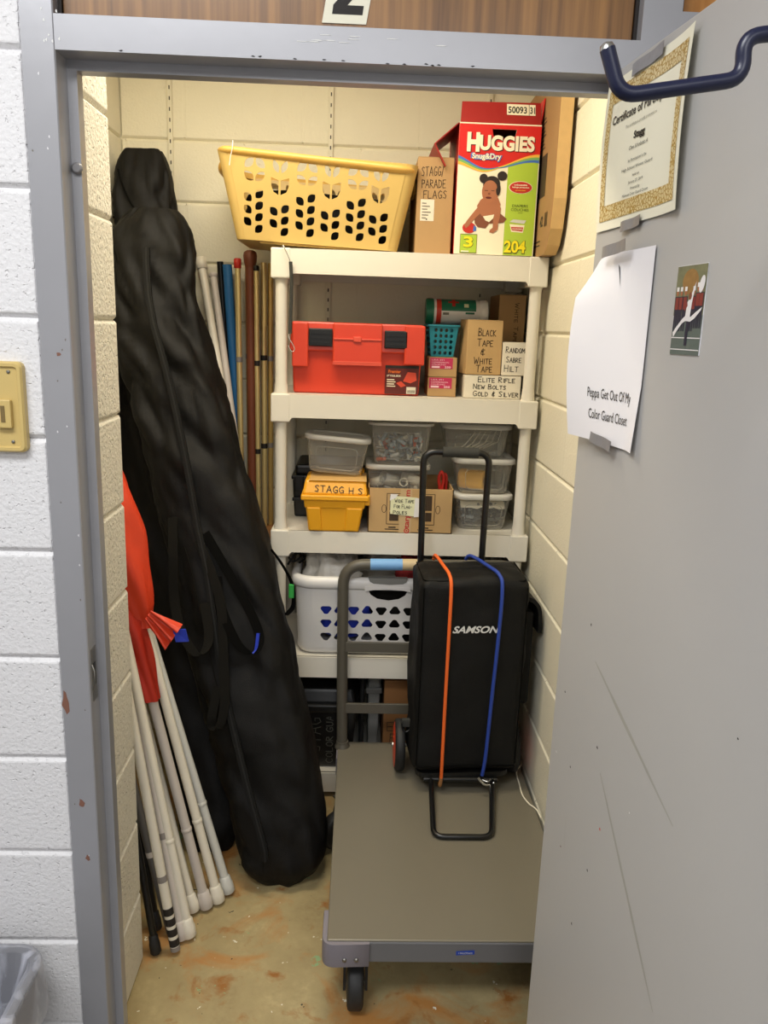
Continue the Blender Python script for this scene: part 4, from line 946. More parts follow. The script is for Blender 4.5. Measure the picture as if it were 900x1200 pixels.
# ------------------------------------------------------------------ third shelf
z0 = LV[2]
def clear_bin(x0, x1, y0, y1, za, zb, label, lid=True, tilt=0., taper=.014):
    cx, cy = (x0 + x1) / 2, (y0 + y1) / 2; wx, wy = x1 - x0 - .016, y1 - y0 - .016
    t = thing('storage_bin', (cx, cy, za), label, 'storage bin', 'clear shoebox-size bins')
    Mr = Matrix.Translation((cx, cy, za)) @ Matrix.Rotation(tilt, 4, 'Y') @ Matrix.Translation((-cx, -cy, -za))
    w = MB(); zt = zb - (.012 if lid else .004); q = taper
    w.loft([rring(cx, cy, wx - 2 * q - .03, wy - 2 * q - .03, .02, za), rring(cx, cy, wx - 2 * q - .008, wy - 2 * q - .008, .026, za + .003), rring(cx, cy, wx - 2 * q, wy - 2 * q, .028, za + .012), rring(cx, cy, wx, wy, .034, zt)], 'clear', False)
    w.poly(rring(cx, cy, wx - 2 * q - .03, wy - 2 * q - .03, .02, za), 'clear')
    hz = zt - za
    P = round_path([(cx - wx * .32, 0, za + hz * .14), (cx + wx * .32, 0, za + hz * .14), (cx + wx * .34, 0, za + hz * .78), (cx - wx * .34, 0, za + hz * .78)], .018, 5, True)
    for p in P: p.y = cy - wy / 2 + q * (1 - (p.z - za) / hz) - .0008
    w.tube(P, .0014, 'clear', 6, closed=True)
    w.xf(Mr); w.build('bin_body', 'clear', t)
    w = MB()
    if lid:
        w.loft([rring(cx, cy, wx + .004, wy + .004, .034, zt - .006), rring(cx, cy, wx + .016, wy + .016, .04, zt - .004), rring(cx, cy, wx + .016, wy + .016, .04, zb - .003), rring(cx, cy, wx + .008, wy + .008, .037, zb), rring(cx, cy, wx - .03, wy - .03, .026, zb), rring(cx, cy, wx - .036, wy - .036, .024, zb - .004)], 'clear_lid'); w.xf(Mr); w.build('lid', 'clear_lid', t)
    else:
        w.loft([rring(cx, cy, wx, wy, .034, zt - .006), rring(cx, cy, wx + .016, wy + .016, .04, zt - .005), rring(cx, cy, wx + .016, wy + .016, .04, zb), rring(cx, cy, wx + .004, wy + .004, .035, zb), rring(cx, cy, wx - .002, wy - .002, .033, zt - .006)], 'clear_lid', False); w.xf(Mr); w.build('rim', 'clear_lid', t)
    return t, Mr
# black case behind the amber box
t = thing('storage_case', (.38, 1.45, z0), 'black plastic case behind the amber yellow box at the left', 'case')
w = MB(); w.hexa([V((.268, 1.345, z0 + .001)), V((.505, 1.345, z0 + .001)), V((.505, 1.56, z0 + .001)), V((.268, 1.56, z0 + .001))], [V((.262, 1.335, z0 + .135)), V((.512, 1.335, z0 + .135)), V((.512, 1.57, z0 + .135)), V((.262, 1.57, z0 + .135))], .006); w.box(.262, .512, 1.325, 1.34, z0 + .06, z0 + .072, .002); w.build('case_body', 'black', t)
w = MB(); w.box(.258, .516, 1.328, 1.574, z0 + .135, z0 + .150, .004); w.box(.27, .505, 1.34, 1.56, z0 + .148, z0 + .186, .01); w.build('lid', 'black', t)
w = MB(); w.box(.272, .300, 1.322, 1.332, z0 + .10, z0 + .15, .002); w.build('latch', 'black', t)
# amber container
t = thing('storage_box', (.41, 1.24, z0), 'amber yellow lidded box with black marker lettering on the third shelf', 'storage box')
ay0, ay1 = 1.130, 1.310
def ring4(x0, x1, y0, y1, z): return [V((x0, y0, z)), V((x1, y0, z)), V((x1, y1, z)), V((x0, y1, z))]
w = MB(); w.hexa(ring4(.330, .494, ay0 + .014, ay1 - .010, z0 + .001), ring4(.320, .508, ay0 + .004, ay1, z0 + .090), .006)
w.hexa(ring4(.318, .510, ay0 + .002, ay1, z0 + .080), ring4(.314, .516, ay0 - .004, ay1 + .004, z0 + .112), .004)
w.hexa(ring4(.334, .374, ay0 + .008, ay0 + .03, z0 + .004), ring4(.324, .369, ay0 - .002, ay0 + .02, z0 + .084), .004); w.hexa(ring4(.448, .492, ay0 + .008, ay0 + .03, z0 + .004), ring4(.452, .505, ay0 - .002, ay0 + .02, z0 + .084), .004)
w.build('box_body', 'amber', t)
w = MB(); w.box(.306, .524, ay0 - .010, ay1 + .008, z0 + .108, z0 + .126, .004); w.box(.510, .528, ay0 + .002, ay1 - .01, z0 + .092, z0 + .126, .004)
w.hexa(ring4(.310, .520, ay0 - .004, ay1 + .004, z0 + .125), ring4(.318, .512, ay0 + .012, ay1 - .006, z0 + .172), .008); w.build('lid', 'amber', t)
w = MB(); w.hexa(ring4(.330, .516, ay0 + .006, ay1 - .02, z0 + .1715), ring4(.331, .510, ay0 + .010, ay1 - .02, z0 + .1726), 0); lab(w.build('tape_strip', 'amber_tape', t), 'wide clear tape over the lid top')
F = Face((.310, ay0 - .0048, z0 + .125), (1, 0, 0), (0, .325, 1)); w = MB(); hand(w, F, 'STAGG', .040, .012, .021, 'ink', 1.5, .092, .0024, -.04); hand(w, F, 'H S', .150, .007, .020, 'ink', 1.5, .042, .0024, -.04); w.build('lettering', 'ink', t)
w = MB(); w.tube(round_path([(.495, ay1 - .06, z0 + .172), (.495, ay1 - .06, z0 + .186), (.505, ay1 - .02, z0 + .186), (.505, ay1 - .02, z0 + .172)], .006), .004, 'amber', 8); w.build('handle_loop', 'amber', t)
clear_bin(.302, .520, 1.175, 1.325, z0 + .182, z0 + .308, 'empty clear bin with lid tilted on top of the amber box', True, .075)
# open brown box
t = thing('cardboard_box', (.66, 1.28, z0), 'open brown box with taped note for flag pole tape', 'box')
kx0, kx1, ky0, ky1, kh = .523, .800, 1.150, 1.42, .149
w = MB(); w.box(kx0, kx1, ky0, ky0 + .003, z0 + .001, z0 + kh); w.box(kx0, kx1, ky1 - .003, ky1, z0 + .001, z0 + kh); w.box(kx0, kx0 + .003, ky0, ky1, z0 + .001, z0 + kh); w.box(kx1 - .003, kx1, ky0, ky1, z0 + .001, z0 + kh); w.box(kx0, kx1, ky0, ky1, z0 + .001, z0 + .004); w.build('box_body', 'card2', t)
F = Face((kx0, ky0, z0 + .001), (1, 0, 0), (0, 0, 1)); w = MB()
for u in (.060, .168):
  w = MB()
  for a, b in ((rect(u, .028, u + .050, .132), 'inkbrown'), (rect(u + .002, .030, u + .048, .130), 'card2'), (rect(u + .010, .076, u + .040, .126), 'inkbrown'), (rect(u + .008, .016, u + .032, .020), 'ink'), (rect(u - .004, .010, u + .046, .013), 'ink'), (rect(u + .010, .040, u + .040, .070), 'inkbrown'), (rect(u + .012, .042, u + .038, .068), 'card2')): pr(w, F, a, b, 1 + .5 * (b == 'card2') + .8 * (a[0][1] > .03 and b == 'inkbrown'))
  w.build('printed_picture', 'inkbrown', t)
for u in (.052, .228): w = MB(); pr(w, F, ellipse(u, .080, .008, .014, 14), 'inkbrown', .8); pr(w, F, ellipse(u, .080, .006, .012, 14), 'card2', 1.0); w.build('printed_slot', 'inkbrown', t)
w = MB(); pr(w, F, [(.102, .001), (.142, .001), (.142, .147), (.104, .147)], 'parcel_tape', 2.8)
FT = Face(F.p(.138, .002, 2.4), (0, 0, 1), (-1, 0, 0))
txt(w, FT, 'target.com', .078, .003, .018, 'target_red', 1.2, .128, .02); pr(w, FT, ellipse(.006, .010, .009, .009, 18), 'target_red', 1.2); pr(w, FT, ellipse(.006, .010, .0055, .0055, 16), 'parcel_tape', 1.4); pr(w, FT, ellipse(.006, .010, .0028, .0028, 12), 'target_red', 1.6)
lab(w.build('parcel_tape', 'parcel_tape', t), 'tan tape with red lettering'); w = MB()
pr(w, F, [(.072, .064), (.160, .056), (.166, .116), (.158, .120), (.084, .124), (.072, .128)], 'note', 6); pr(w, F, [(.070, .108), (.090, .118), (.096, .130), (.072, .130)], 'white_plastic', 6.5); pr(w, F, [(.150, .054), (.168, .056), (.166, .118), (.152, .118)], 'white_plastic', 6.4)
hand(w, F, 'Wide Tape', .086, .103, .012, 'ink', 7.5, .062, .0014, -.02); hand(w, F, 'For Flag-', .084, .084, .012, 'ink', 7.5, .058, .0014, -.02); hand(w, F, 'Poles', .082, .064, .012, 'ink', 7.5, .044, .0016, .0)
w.build('note', 'note', t)
clear_bin(.512, .730, 1.215, 1.405, z0 + .006, z0 + .214, 'clear lidded bin of white pipe pieces inside the open brown box', True, 0, .010)
random.seed(4)
for i, (x, y, z, dx, dy, r, L_, m) in enumerate(((.552, 1.262, z0 + .150, .7, -.5, .015, .042, 'pvc'), (.598, 1.258, z0 + .156, .8, .3, .019, .048, 'pvc_grey'), (.640, 1.250, z0 + .150, .1, -1, .015, .030, 'pvc'), (.682, 1.262, z0 + .155, .75, -.4, .018, .046, 'pvc'), (.575, 1.325, z0 + .152, .2, 1, .016, .040, 'pvc'), (.660, 1.335, z0 + .152, 1, .2, .016, .040, 'pvc'))):
    w = MB(); d = V((dx, dy, .25 * (-1) ** i)).normalized(); o_ = V((x, y, z)) - d * L_ / 2
    w.lathe([(r * .78, 0), (r, 0), (r, L_), (r * .78, L_), (r * .78, 0)], o_, d, 16, m, False)
    tag(w.build('pipe_coupling', m, None, (x, y, z - r)), 'short white plastic pipe piece inside the lidded bin of the open brown box', 'pipe piece', 'pipe pieces in the clear bin')
# layer of smaller bits that carries the pipe pieces
def pebbles(mb, x0, x1, y0, y1, za, zb, n, m, smin, smax):
    for _ in range(n):
        s = random.uniform(smin, smax); x = random.uniform(x0, x1); y = random.uniform(y0, y1); z = random.uniform(za, zb)
        st = len(mb.v); mm = random.choice(m)
        if random.random() < .6: mb.lathe([(s * .35, -s), (s * .4, -s * .9), (s * .4, s * .9), (s * .3, s)], (0, 0, 0), (0, 0, 1), 7, mm)
        else: mb.box(-s, s, -s * .6, s * .6, -s * .3, s * .3, 0, mm)
        R = Matrix.Translation((x, y, z)) @ Matrix.Rotation(random.random() * 6, 4, V((random.random() - .5, random.random() - .5, random.random() - .5)).normalized())
        mb.xf(R, st)
w = MB(); pebbles(w, .545, .695, 1.245, 1.375, z0 + .02, z0 + .13, 110, ['pvc', 'pvc_grey'], .010, .016)
tag(w.build('pipe_offcuts', 'pvc', None, (.62, 1.31, z0 + .01)), 'loose white pipe offcuts filling the bin in the open brown box', 'pipe offcuts', None, 'stuff')
w = MB(); P = smooth_path([(.765, 1.25, z0 + .03), (.766, 1.25, z0 + .12), (.760, 1.25, z0 + .165), (.768, 1.25, z0 + .190), (.776, 1.25, z0 + .165), (.772, 1.25, z0 + .13)]); w.tube(P, .0055, 'redtip', 8); w.tube(smooth_path([(.772, 1.26, z0 + .03), (.784, 1.26, z0 + .11), (.786, 1.26, z0 + .165), (.780, 1.26, z0 + .180), (.774, 1.26, z0 + .160)]), .0055, 'redtip', 8)
t = tag(w.build('scissors', 'redtip', None, (.77, 1.255, z0 + .006)), 'red looped scissor handles sticking up from the open brown box', 'scissors')
w = MB(); w.box(.764, .776, 1.252, 1.256, z0 + .006, z0 + .06); w.build('blade', 'steel', t)
clear_bin(.518, .734, 1.190, 1.370, z0 + .216, z0 + .356, 'open clear bin of grey hardware on the pipe-piece bin', False)
w = MB(); random.seed(8); pebbles(w, .552, .700, 1.222, 1.340, z0 + .226, z0 + .300, 120, ['hardware', 'pole_clear', 'hardware', 'steel', 'pvc', 'hardware', 'pvc_grey', 'pole_clear', 'hardware', 'hardware', 'steel', 'hardware', 'orange_bit'], .008, .017)
tag(w.build('hardware_pieces', 'hardware', None, (.626, 1.28, z0 + .219)), 'mixed grey hardware pieces in the open clear bin', 'hardware', None, 'stuff')
# right stack
clear_bin(.808, 1.010, 1.195, 1.40, z0 + .002, z0 + .124, 'clear bin of dark hardware, lowest of the right-hand stack')
clear_bin(.804, 1.012, 1.195, 1.40, z0 + .126, z0 + .244, 'clear bin with a yellow roll, middle of the right-hand stack')
clear_bin(.762, .996, 1.215, 1.42, z0 + .246, z0 + .356, 'clear bin of white strips, topmost of the right-hand stack')
w = MB(); random.seed(9); pebbles(w, .845, .975, 1.230, 1.365, z0 + .016, z0 + .085, 100, ['hardware_dark', 'hardware_dark', 'black', 'hardware'], .010, .018)
tag(w.build('hardware_pieces', 'hardware_dark', None, (.91, 1.3, z0 + .006)), 'dark hardware pieces in the lowest clear bin of the right-hand stack', 'hardware', None, 'stuff')
w = MB(); w.add([V((.835 + .15 * (i % 9) / 8, 1.226 + .02 * (i // 9), z0 + .092 + .010 * noise.noise(V((i % 9 * .9, i // 9 * 1.3, 2)))  - .018 * (i // 9 == 0))) for i in range(36)], [(r * 9 + c, r * 9 + c + 1, r * 9 + c + 10, r * 9 + c + 9) for r in range(3) for c in range(8)], 'pvc', True)
tag(w.build('crumpled_paper', 'pvc', None, (.91, 1.25, z0 + .08)), 'crumpled pale paper on top of the dark hardware', 'paper')
t = thing('tape_roll', (.875, 1.26, z0 + .155), 'yellow tape roll inside the middle clear bin at the right', 'tape roll')
w = MB(); w.lathe([(.012, 0), (.033, 0), (.0335, .002), (.0335, .084), (.033, .086), (.012, .086), (.012, 0)], (.838, 1.29, z0 + .130 + .034), (.9, -.45, .0), 24, 'yellow_roll', False); w.build('tape', 'yellow_roll', t)
w = MB(); w.lathe([(.0118, .0), (.0118, .085), (.009, .085), (.009, 0), (.0118, 0)], (.838, 1.29, z0 + .130 + .034), (.9, -.45, .0), 18, 'card', False); w.build('cardboard_core', 'card', t)
for i in range(6):
    w = MB(); a = .3 + .28 * i; x = .815 + .020 * i
    w.ribbon([(x, 1.255 + .014 * i, z0 + .262), (x + .030 + .004 * i, 1.26 + .014 * i, z0 + .285), (x + .060, 1.262 + .014 * i, z0 + .325)], V((0, .006, -.003)), .001, 'pvc')
    tag(w.build('plastic_strip', 'pvc', None, (x, 1.25, z0 + .25)), 'white plastic strip lying in the topmost clear bin of the right-hand stack', 'plastic strip', 'white strips in the top right bin')

# ------------------------------------------------------------------ fourth shelf: white basket and its bags
z0 = LV[1]
t = thing('laundry_basket', (.60, 1.35, z0), 'white laundry basket with rounded triangle holes on the fourth shelf', 'laundry basket')
wx0, wx1, wyf, wyb, wzt = .284, .935, 1.150, 1.560, z0 + .262
w = MB()
fx0, fx1 = .345, .872
def tri(u, v, up, r=.0178):
    P = []
    for k in range(3):
        a0 = PI / 2 + 2 * PI * k / 3 + (0 if up else PI)
        for j in range(5):
            a = a0 + (-.62 + 1.24 * j / 4); c = V((math.cos(a0), math.sin(a0), 0)) * r * .40
            P.append((u + (c.x + r * .60 * math.cos(a)) * 1.10, v + (c.y + r * .60 * math.sin(a)) * .98))
    return P
hs = []
for i in range(11):
    for r in range(3): hs.append(tri(.392 + .0462 * i - fx0, .072 + .050 * r - .002 * i * 0, (i + r * 0) % 2 == 1))
hs.append([(.530 - fx0, .2492), (.664 - fx0, .2492), (.655 - fx0, .230), (.634 - fx0, .216), (.60 - fx0, .210), (.562 - fx0, .216), (.540 - fx0, .230)])
vs, fs = holes_mesh(rect(0, .028, fx1 - fx0, .250), hs, .003)
def fy(k): return wyf + .020 - .034 * k
w.add([V((fx0 + q.x, fy(q.y / .25) - q.z, z0 + q.y)) for q in vs], fs, 'white_plastic')
def prof(cxs, dirx, rad, n=8):         # rounded corner from front panel round to the end
    for (x, s) in ((fx0, -1), (fx1, 1)):
        rings = []
        for k in range(n + 1):
            a = PI / 2 * k / n; r = .062
            col = []
            for q in (.028, .10, .17, .250):
                y = fy(q / .25); rr_ = r + .010 * (q / .25) - .012
                col.append(V((x + s * rr_ * math.sin(a), y + rr_ * (1 - math.cos(a)), z0 + q)))
            rings.append(col)
        last = rings[-1]; rings.append([V((p.x, wyb - .05, p.z)) for p in last]); w.loft(rings, 'white_plastic', False, False)
prof(0, 0, 0)
w.box(fx0 - .05, fx1 + .05, wyb - .052, wyb - .049, z0 + .028, z0 + .250)
# rolled bottom edge
cxm, cym = (fx0 + fx1) / 2, (fy(.1) + wyb - .05) / 2; wxm = fx1 - fx0 + .108; wym = wyb - .05 - fy(.1)
w.loft([rring(cxm, cym, wxm - .05, wym - .05, .04, z0 + .001, 8), rring(cxm, cym, wxm - .018, wym - .018, .05, z0 + .006, 8), rring(cxm, cym, wxm - .004, wym - .004, .055, z0 + .018, 8), rring(cxm, cym, wxm, wym, .058, z0 + .030, 8)], 'white_plastic')
w.build('basket_body', 'white_plastic', t)
cr = (fx0 + fx1) / 2, (wyf - .012 + wyb - .04) / 2
def rm(o, z, dip=0):
    R = rring(cr[0], cr[1], fx1 - fx0 + .125 + 2 * o, wyb - .04 - (wyf - .012) + 2 * o, .07 + o, z, 8); return R
w = MB(); w.loft([rm(-.003, z0 + .248), rm(.006, z0 + .249), rm(.012, z0 + .256), rm(.012, z0 + .276), rm(.006, z0 + .286), rm(-.004, z0 + .290), rm(-.014, z0 + .284), rm(-.016, z0 + .262)], 'white_plastic', False); w.build('rim', 'white_plastic', t)
w = MB(); w.prism([V((u, wyf - .026, z0 + v)) for u, v in ((.530, .2925), (.66, .2925), (.656, .280), (.645, .274), (.60, .271), (.548, .274), (.536, .280))], (0, .022, 0)); lab(w.build('grip_handle', 'grey_plastic', t), 'grey grip set into the front rim')
w = MB(); w.prism([V((u, wyf - .0255, z0 + v)) for u, v in ((.52, .262), (.67, .262), (.672, .246), (.650, .251), (.596, .254), (.545, .251), (.520, .246))], (0, .014, 0)); w.build('grip_surround', 'white_plastic', t)
w = MB(); lump(w, .405, 1.31, z0 + .215, .098, .11, .125, 'film', .16, 12, seed=1.2); tag(w.build('plastic_bag', 'film', None, (.40, 1.3, z0 + .12)), 'crumpled translucent bag at the left in the white basket', 'plastic bag', 'bags in the white basket')
w = MB(); lump(w, .615, 1.37, z0 + .225, .105, .06, .105, 'film', .14, 10, seed=7.2); tag(w.build('plastic_bag', 'film', None, (.62, 1.3, z0 + .12)), 'greyish translucent bag at the middle of the white basket', 'plastic bag', 'bags in the white basket')
M['red_pattern'] = mat('red_white_print', rgb(176, 50, 52), .5, var=.75, scale=45)
w = MB(); lump(w, .672, 1.235, z0 + .292, .045, .03, .050, 'red_pattern', .2, 14, seed=2.2); tag(w.build('printed_bag', 'red_pattern', None, (.66, 1.22, z0 + .18)), 'red patterned bag sticking out of the white basket', 'bag')
w = MB(); lump(w, .740, 1.23, z0 + .23, .034, .03, .072, 'blue_cloth', .2, 12, seed=4.2); tag(w.build('cloth', 'blue_cloth', None, (.72, 1.2, z0 + .17)), 'blue cloth beside the red patterned bag in the white basket', 'cloth', 'blue cloths in the white basket')
w = MB(); lump(w, .455, 1.215, z0 + .125, .090, .030, .075, 'blue_cloth', .12, 8, seed=5.2); tag(w.build('cloth', 'blue_cloth', None, (.455, 1.215, z0 + .04)), 'blue cloth seen through the left holes of the white basket', 'cloth', 'blue cloths in the white basket')
w = MB(); lump(w, .70, 1.25, z0 + .135, .17, .05, .112, 'nylon2', .06, 8, seed=6.2, box=.3); tag(w.build('fabric', 'nylon2', None, (.70, 1.25, z0 + .03)), 'black fabric added behind the middle holes of the white basket', 'fabric')  # heap added so the grip opening and holes show black
w = MB(); w.tube(smooth_path([(.262, 1.20, z0 + .335), (.275, 1.21, z0 + .318), (.300, 1.24, z0 + .326), (.285, 1.26, z0 + .345), (.262, 1.27, z0 + .35)]), .004, 'blackm', 8); w.tube(smooth_path([(.256, 1.23, z0 + .30), (.285, 1.24, z0 + .34), (.31, 1.28, z0 + .31), (.28, 1.30, z0 + .28)]), .004, 'blackm', 8)
tag(w.build('cable', 'blackm', None, (.28, 1.24, z0 + .28)), 'black cable coil draped at the left end of the white basket', 'cable')

# ------------------------------------------------------------------ bottom shelf
z0 = LV[0]
t = thing('storage_tote', (.39, 1.35, z0), 'black storage tote lettered color guard on the bottom shelf', 'storage tote')
w = MB(); w.hexa(ring4(.276, .486, 1.185, 1.55, z0 + .001), ring4(.262, .505, 1.170, 1.565, z0 + .235), .010); w.build('tote_body', 'black', t)
w = MB(); w.box(.256, .512, 1.160, 1.572, z0 + .222, z0 + .252, .006); w.hexa(ring4(.266, .502, 1.172, 1.56, z0 + .25), ring4(.28, .49, 1.19, 1.545, z0 + .30), .01); w.build('lid', 'black', t)
w = MB(); w.box(.290, .318, 1.152, 1.164, z0 + .20, z0 + .245, .003); w.build('latch', 'black', t)
FT = Face((.318, 1.1745, z0 + .060), (0, 0, 1), (-1, 0, 0)); FT.n = V((0, -1, 0))
w = MB(); M['tote_ink'] = mat('faint_silver_ink', rgb(92, 92, 84), .5)
hand(w, FT, 'STAGG', .010, -.062, .050, 'tote_ink', 4, .160, .0022); hand(w, FT, 'COLOR GUARD', -.035, -.105, .024, 'tote_ink', 4, .225, .0024); w.build('lettering', 'tote_ink', t)
w = MB(); 
for u, v in ((.438, .31), (.446, .316), (.452, .306)): w.lathe([(.002, 0), (.0015, .002)], (u, 1.171, z0 + v - .06), (0, -1, 0), 8)
w.build('silver_dots', 'steel', t)
w = MB(); w.hexa(ring4(.548, .583, 1.29, 1.54, z0 + .001), ring4(.542, .590, 1.285, 1.545, z0 + .365), .006, 'grey_plastic'); w.box(.536, .594, 1.28, 1.55, z0 + .24, z0 + .262, .003, 'grey_plastic')
tag(w.build('upright_crate', 'grey_plastic', None, (.565, 1.4, z0)), 'narrow grey crate standing between black tote and brown box', 'crate')
w = MB(); w.box(.515, .531, 1.22, 1.54, z0 + .001, z0 + .36, .004, 'blackm'); w.tube([(.523, 1.218, z0 + .02), (.523, 1.218, z0 + .34)], .006, 'blackm', 8); tag(w.build('folding_case', 'blackm', None, (.52, 1.38, z0)), 'thin black case standing on edge beside the black tote', 'case')
t, F = carton('cardboard_box', .600, .86, 1.215, 1.52, z0 + .001, z0 + .325, 'card3', 'dark brown carton on the bottom shelf behind the cart handle')
w = MB(); hand(w, F, 'Ex', .014, .128, .034, 'inkbrown', 1, .05, .0026); hand(w, F, 'P', .026, .085, .032, 'inkbrown', 1, .022, .0026); w.build('lettering', 'inkbrown', t)

# ------------------------------------------------------------------ platform cart
t = thing('platform_cart', (.745, .68, 0), 'olive grey platform cart in the closet doorway', 'cart')
cx0, cx1, cy0, cy1, cz = .442, 1.050, .215, 1.138, .222
w = MB(); w.box(cx0, cx1, cy0 + .002, cy1, cz - .006, cz, .003, 'deck'); w.build('deck', 'deck', t)
w = MB(); w.box(cx0 + .002, cx1 - .002, cy0, cy0 + .012, cz - .060, cz - .005, .003); w.box(cx0 + .002, cx1 - .002, cy1 - .012, cy1 - .001, cz - .060, cz - .005, .003); w.box(cx0, cx0 + .012, cy0 + .01, cy1 - .01, cz - .060, cz - .005, .003); w.box(cx1 - .012, cx1, cy0 + .01, cy1 - .01, cz - .060, cz - .005, .003)
for y in (.45, .70, .95): w.box(cx0 + .01, cx1 - .01, y - .02, y + .02, cz - .045, cz - .006)
w.build('deck_skirt', 'deckside', t)
for x, sx in ((cx0, -1), (cx1, 1)):
    for y, sy in ((cy0, -1), (cy1, 1)):
        w = MB(); o = .012 if sy < 0 else .004
        # L-shaped wrap-round bumper with swept ends
        A = [(-sx * .085, sy * o), (-sx * .075, sy * o)] 
        P = round_path([(x - sx * .100, y + sy * (o - .005), 0), (x + sx * o, y + sy * o, 0), (x + sx * o, y - sy * .105, 0)], .034, 8)
        inner = round_path([(x - sx * .100, y - sy * .002, 0), (x - sx * .0, y - sy * .002, 0), (x - sx * .0, y - sy * .105, 0)], .018, 8)
        n = min(len(P), len(inner)); rings = []
        for zz, sh in ((cz - .066, .004), (cz - .060, 0), (cz - .012, 0), (cz - .004, .005)):
            rings.append([V((p.x + (q.x - p.x) * sh * 20, p.y + (q.y - p.y) * sh * 20, zz + (0 if k > 3 else 0))) for k, (p, q) in enumerate(zip(P, inner))] + [V((q.x, q.y, zz)) for q in inner[::-1]])
        w.loft(rings, 'bumper'); bp = w.build('corner_bumper', 'bumper', t)
        if sy < 0:
            for dx in (.042, .070):
                w = MB(); w.lathe([(.0055, 0), (.005, .002), (.002, .003)], (x - sx * dx, y + sy * o * .85, cz - .045), (0, -1, 0), 12); w.build('screw', 'steel', bp)
def caster(x, y, ang, wr=.062, ww=.040, off=-.03):
    w = MB(); Mr = Matrix.Translation((x, y, 0)) @ Matrix.Rotation(ang, 4, 'Z')
    w.lathe([(.012, -ww / 2 - .002), (wr - .012, -ww / 2), (wr - .003, -ww / 2 + .003), (wr, -ww / 2 + .008), (wr, ww / 2 - .008), (wr - .003, ww / 2 - .003), (wr - .012, ww / 2), (.012, ww / 2 + .002)], (0, off, wr + .0005), (1, 0, 0), 28, 'rubber'); w.xf(Mr)
    c = bpy.data.objects.new('caster', None); COL.objects.link(c); c.parent = t; c.location = V((x, y, 0)) - t.location
    w.build('wheel', 'rubber', c)
    w = MB()
    for s in (-1, 1): w.prism([V((s * (ww / 2 + .003), a, b)) for a, b in ((off - .014, wr - .012), (off + .014, wr - .012), (.026, cz - .065), (-.034, cz - .065))], (s * .007, 0, 0), 'rubber')
    w.box(-.04, .04, -.042, .042, cz - .068, cz - .061, .002, 'steel'); w.lathe([(.022, 0), (.024, .006)], (0, 0, cz - .075), (0, 0, 1), 16, 'steel'); w.tube([(-.024, off, wr), (.024, off, wr)], .006, 'steel', 8); w.xf(Mr); w.build('fork', 'steel', c)
    return c
caster(.512, .292, 0); caster(.985, .292, .1); caster(.490, .900, -.9, off=-.050); caster(.985, 1.02, 0)
w = MB(); hx0_, hx1_ = .463, 1.030
w.tube(round_path([(hx0_ - .006, 1.108, cz - .05), (hx0_ - .012, 1.110, .5), (hx0_ - .016, 1.112, .872), (hx1_, 1.112, .880), (hx1_, 1.108, cz - .05)], .075, 9), .0185, 'carttube', 18); hd = w.build('push_handle', 'carttube', t)
w = MB(); w.tube([(.535, 1.112, .8735), (.640, 1.112, .8752)], .0192, 'blue_tape', 18, False); lab(w.build('tape_wrap', 'blue_tape', hd), 'pale blue tape on the handle top')
w = MB(); w.tube([(.640, 1.112, .8753), (.705, 1.112, .8761)], .0191, 'tan_tape', 18, False); lab(w.build('tape_wrap', 'tan_tape', hd), 'tan tape on the handle top')
for z in (.590, .368):
    w = MB(); w.box(hx0_ - .004, hx1_, 1.096, 1.106, z - .018, z + .018, .002); w.build('crossbar', 'carttube', t)
for x in (hx0_ - .006, hx1_):
    w = MB(); w.lathe([(.026, 0), (.026, .006), (.021, .012), (.021, .024)], (x, 1.107, cz - .004), (0, 0, 1), 20); w.build('handle_socket', 'carttube', t)
F = Face((.748, cy0, cz - .038), (1, 0, 0), (0, 0, 1)); w = MB(); w.prism([F.p(u, v, 0) for u, v in ((0, 0), (.044, .003), (.044, .014), (0, .011))], F.n * .0008, 'blue_label'); txt(w, F, '+ PALLETMATE', .022, .0045, .0048, 'white_print', 2.5, .034); w.build('maker_label', 'blue_label', t)

# ------------------------------------------------------------------ luggage cart with the speaker bag
rotS = .07; pv = V((.83, .95, 0)); MS = Matrix.Translation(pv) @ Matrix.Rotation(rotS, 4, 'Z') @ Matrix.Translation(-pv)
t = thing('luggage_cart', (.80, .95, cz), 'black folding luggage cart standing on the platform cart', 'luggage cart')
w = MB(); w.tube(round_path([(.700, 1.052, .29), (.694, 1.070, 1.0), (.690, 1.076, 1.256), (.898, 1.076, 1.256), (.892, 1.070, 1.0), (.888, 1.052, .29)], .042, 8), .0105, 'blackgloss', 14); hd = w.build('pull_handle', 'blackgloss', t)
w = MB(); w.tube([(.750, 1.076, 1.256), (.862, 1.076, 1.256)], .0165, 'foam', 16); lab(w.build('foam_grip', 'foam', hd), 'dark foam grip on the handle top')
w = MB(); w.tube(round_path([(.738, .845, .266), (.727, .60, cz + .0085), (.893, .60, cz + .0085), (.930, .845, .266)], .032, 7), .0082, 'blackgloss', 12); w.tube([(.715, .838, .266), (.945, .838, .266)], .0085, 'blackgloss', 12); w.build('foot_loop', 'blackgloss', t)
w = MB(); pl = round_path([(.690, .83, .272), (.985, .85, .272), (.975, 1.07, .272), (.690, 1.06, .272)], .04, 6, True); w.loft([[p for p in pl], [p + V((0, 0, .016)) for p in pl]], 'black', smooth=False); w.build('base_plate', 'black', t)
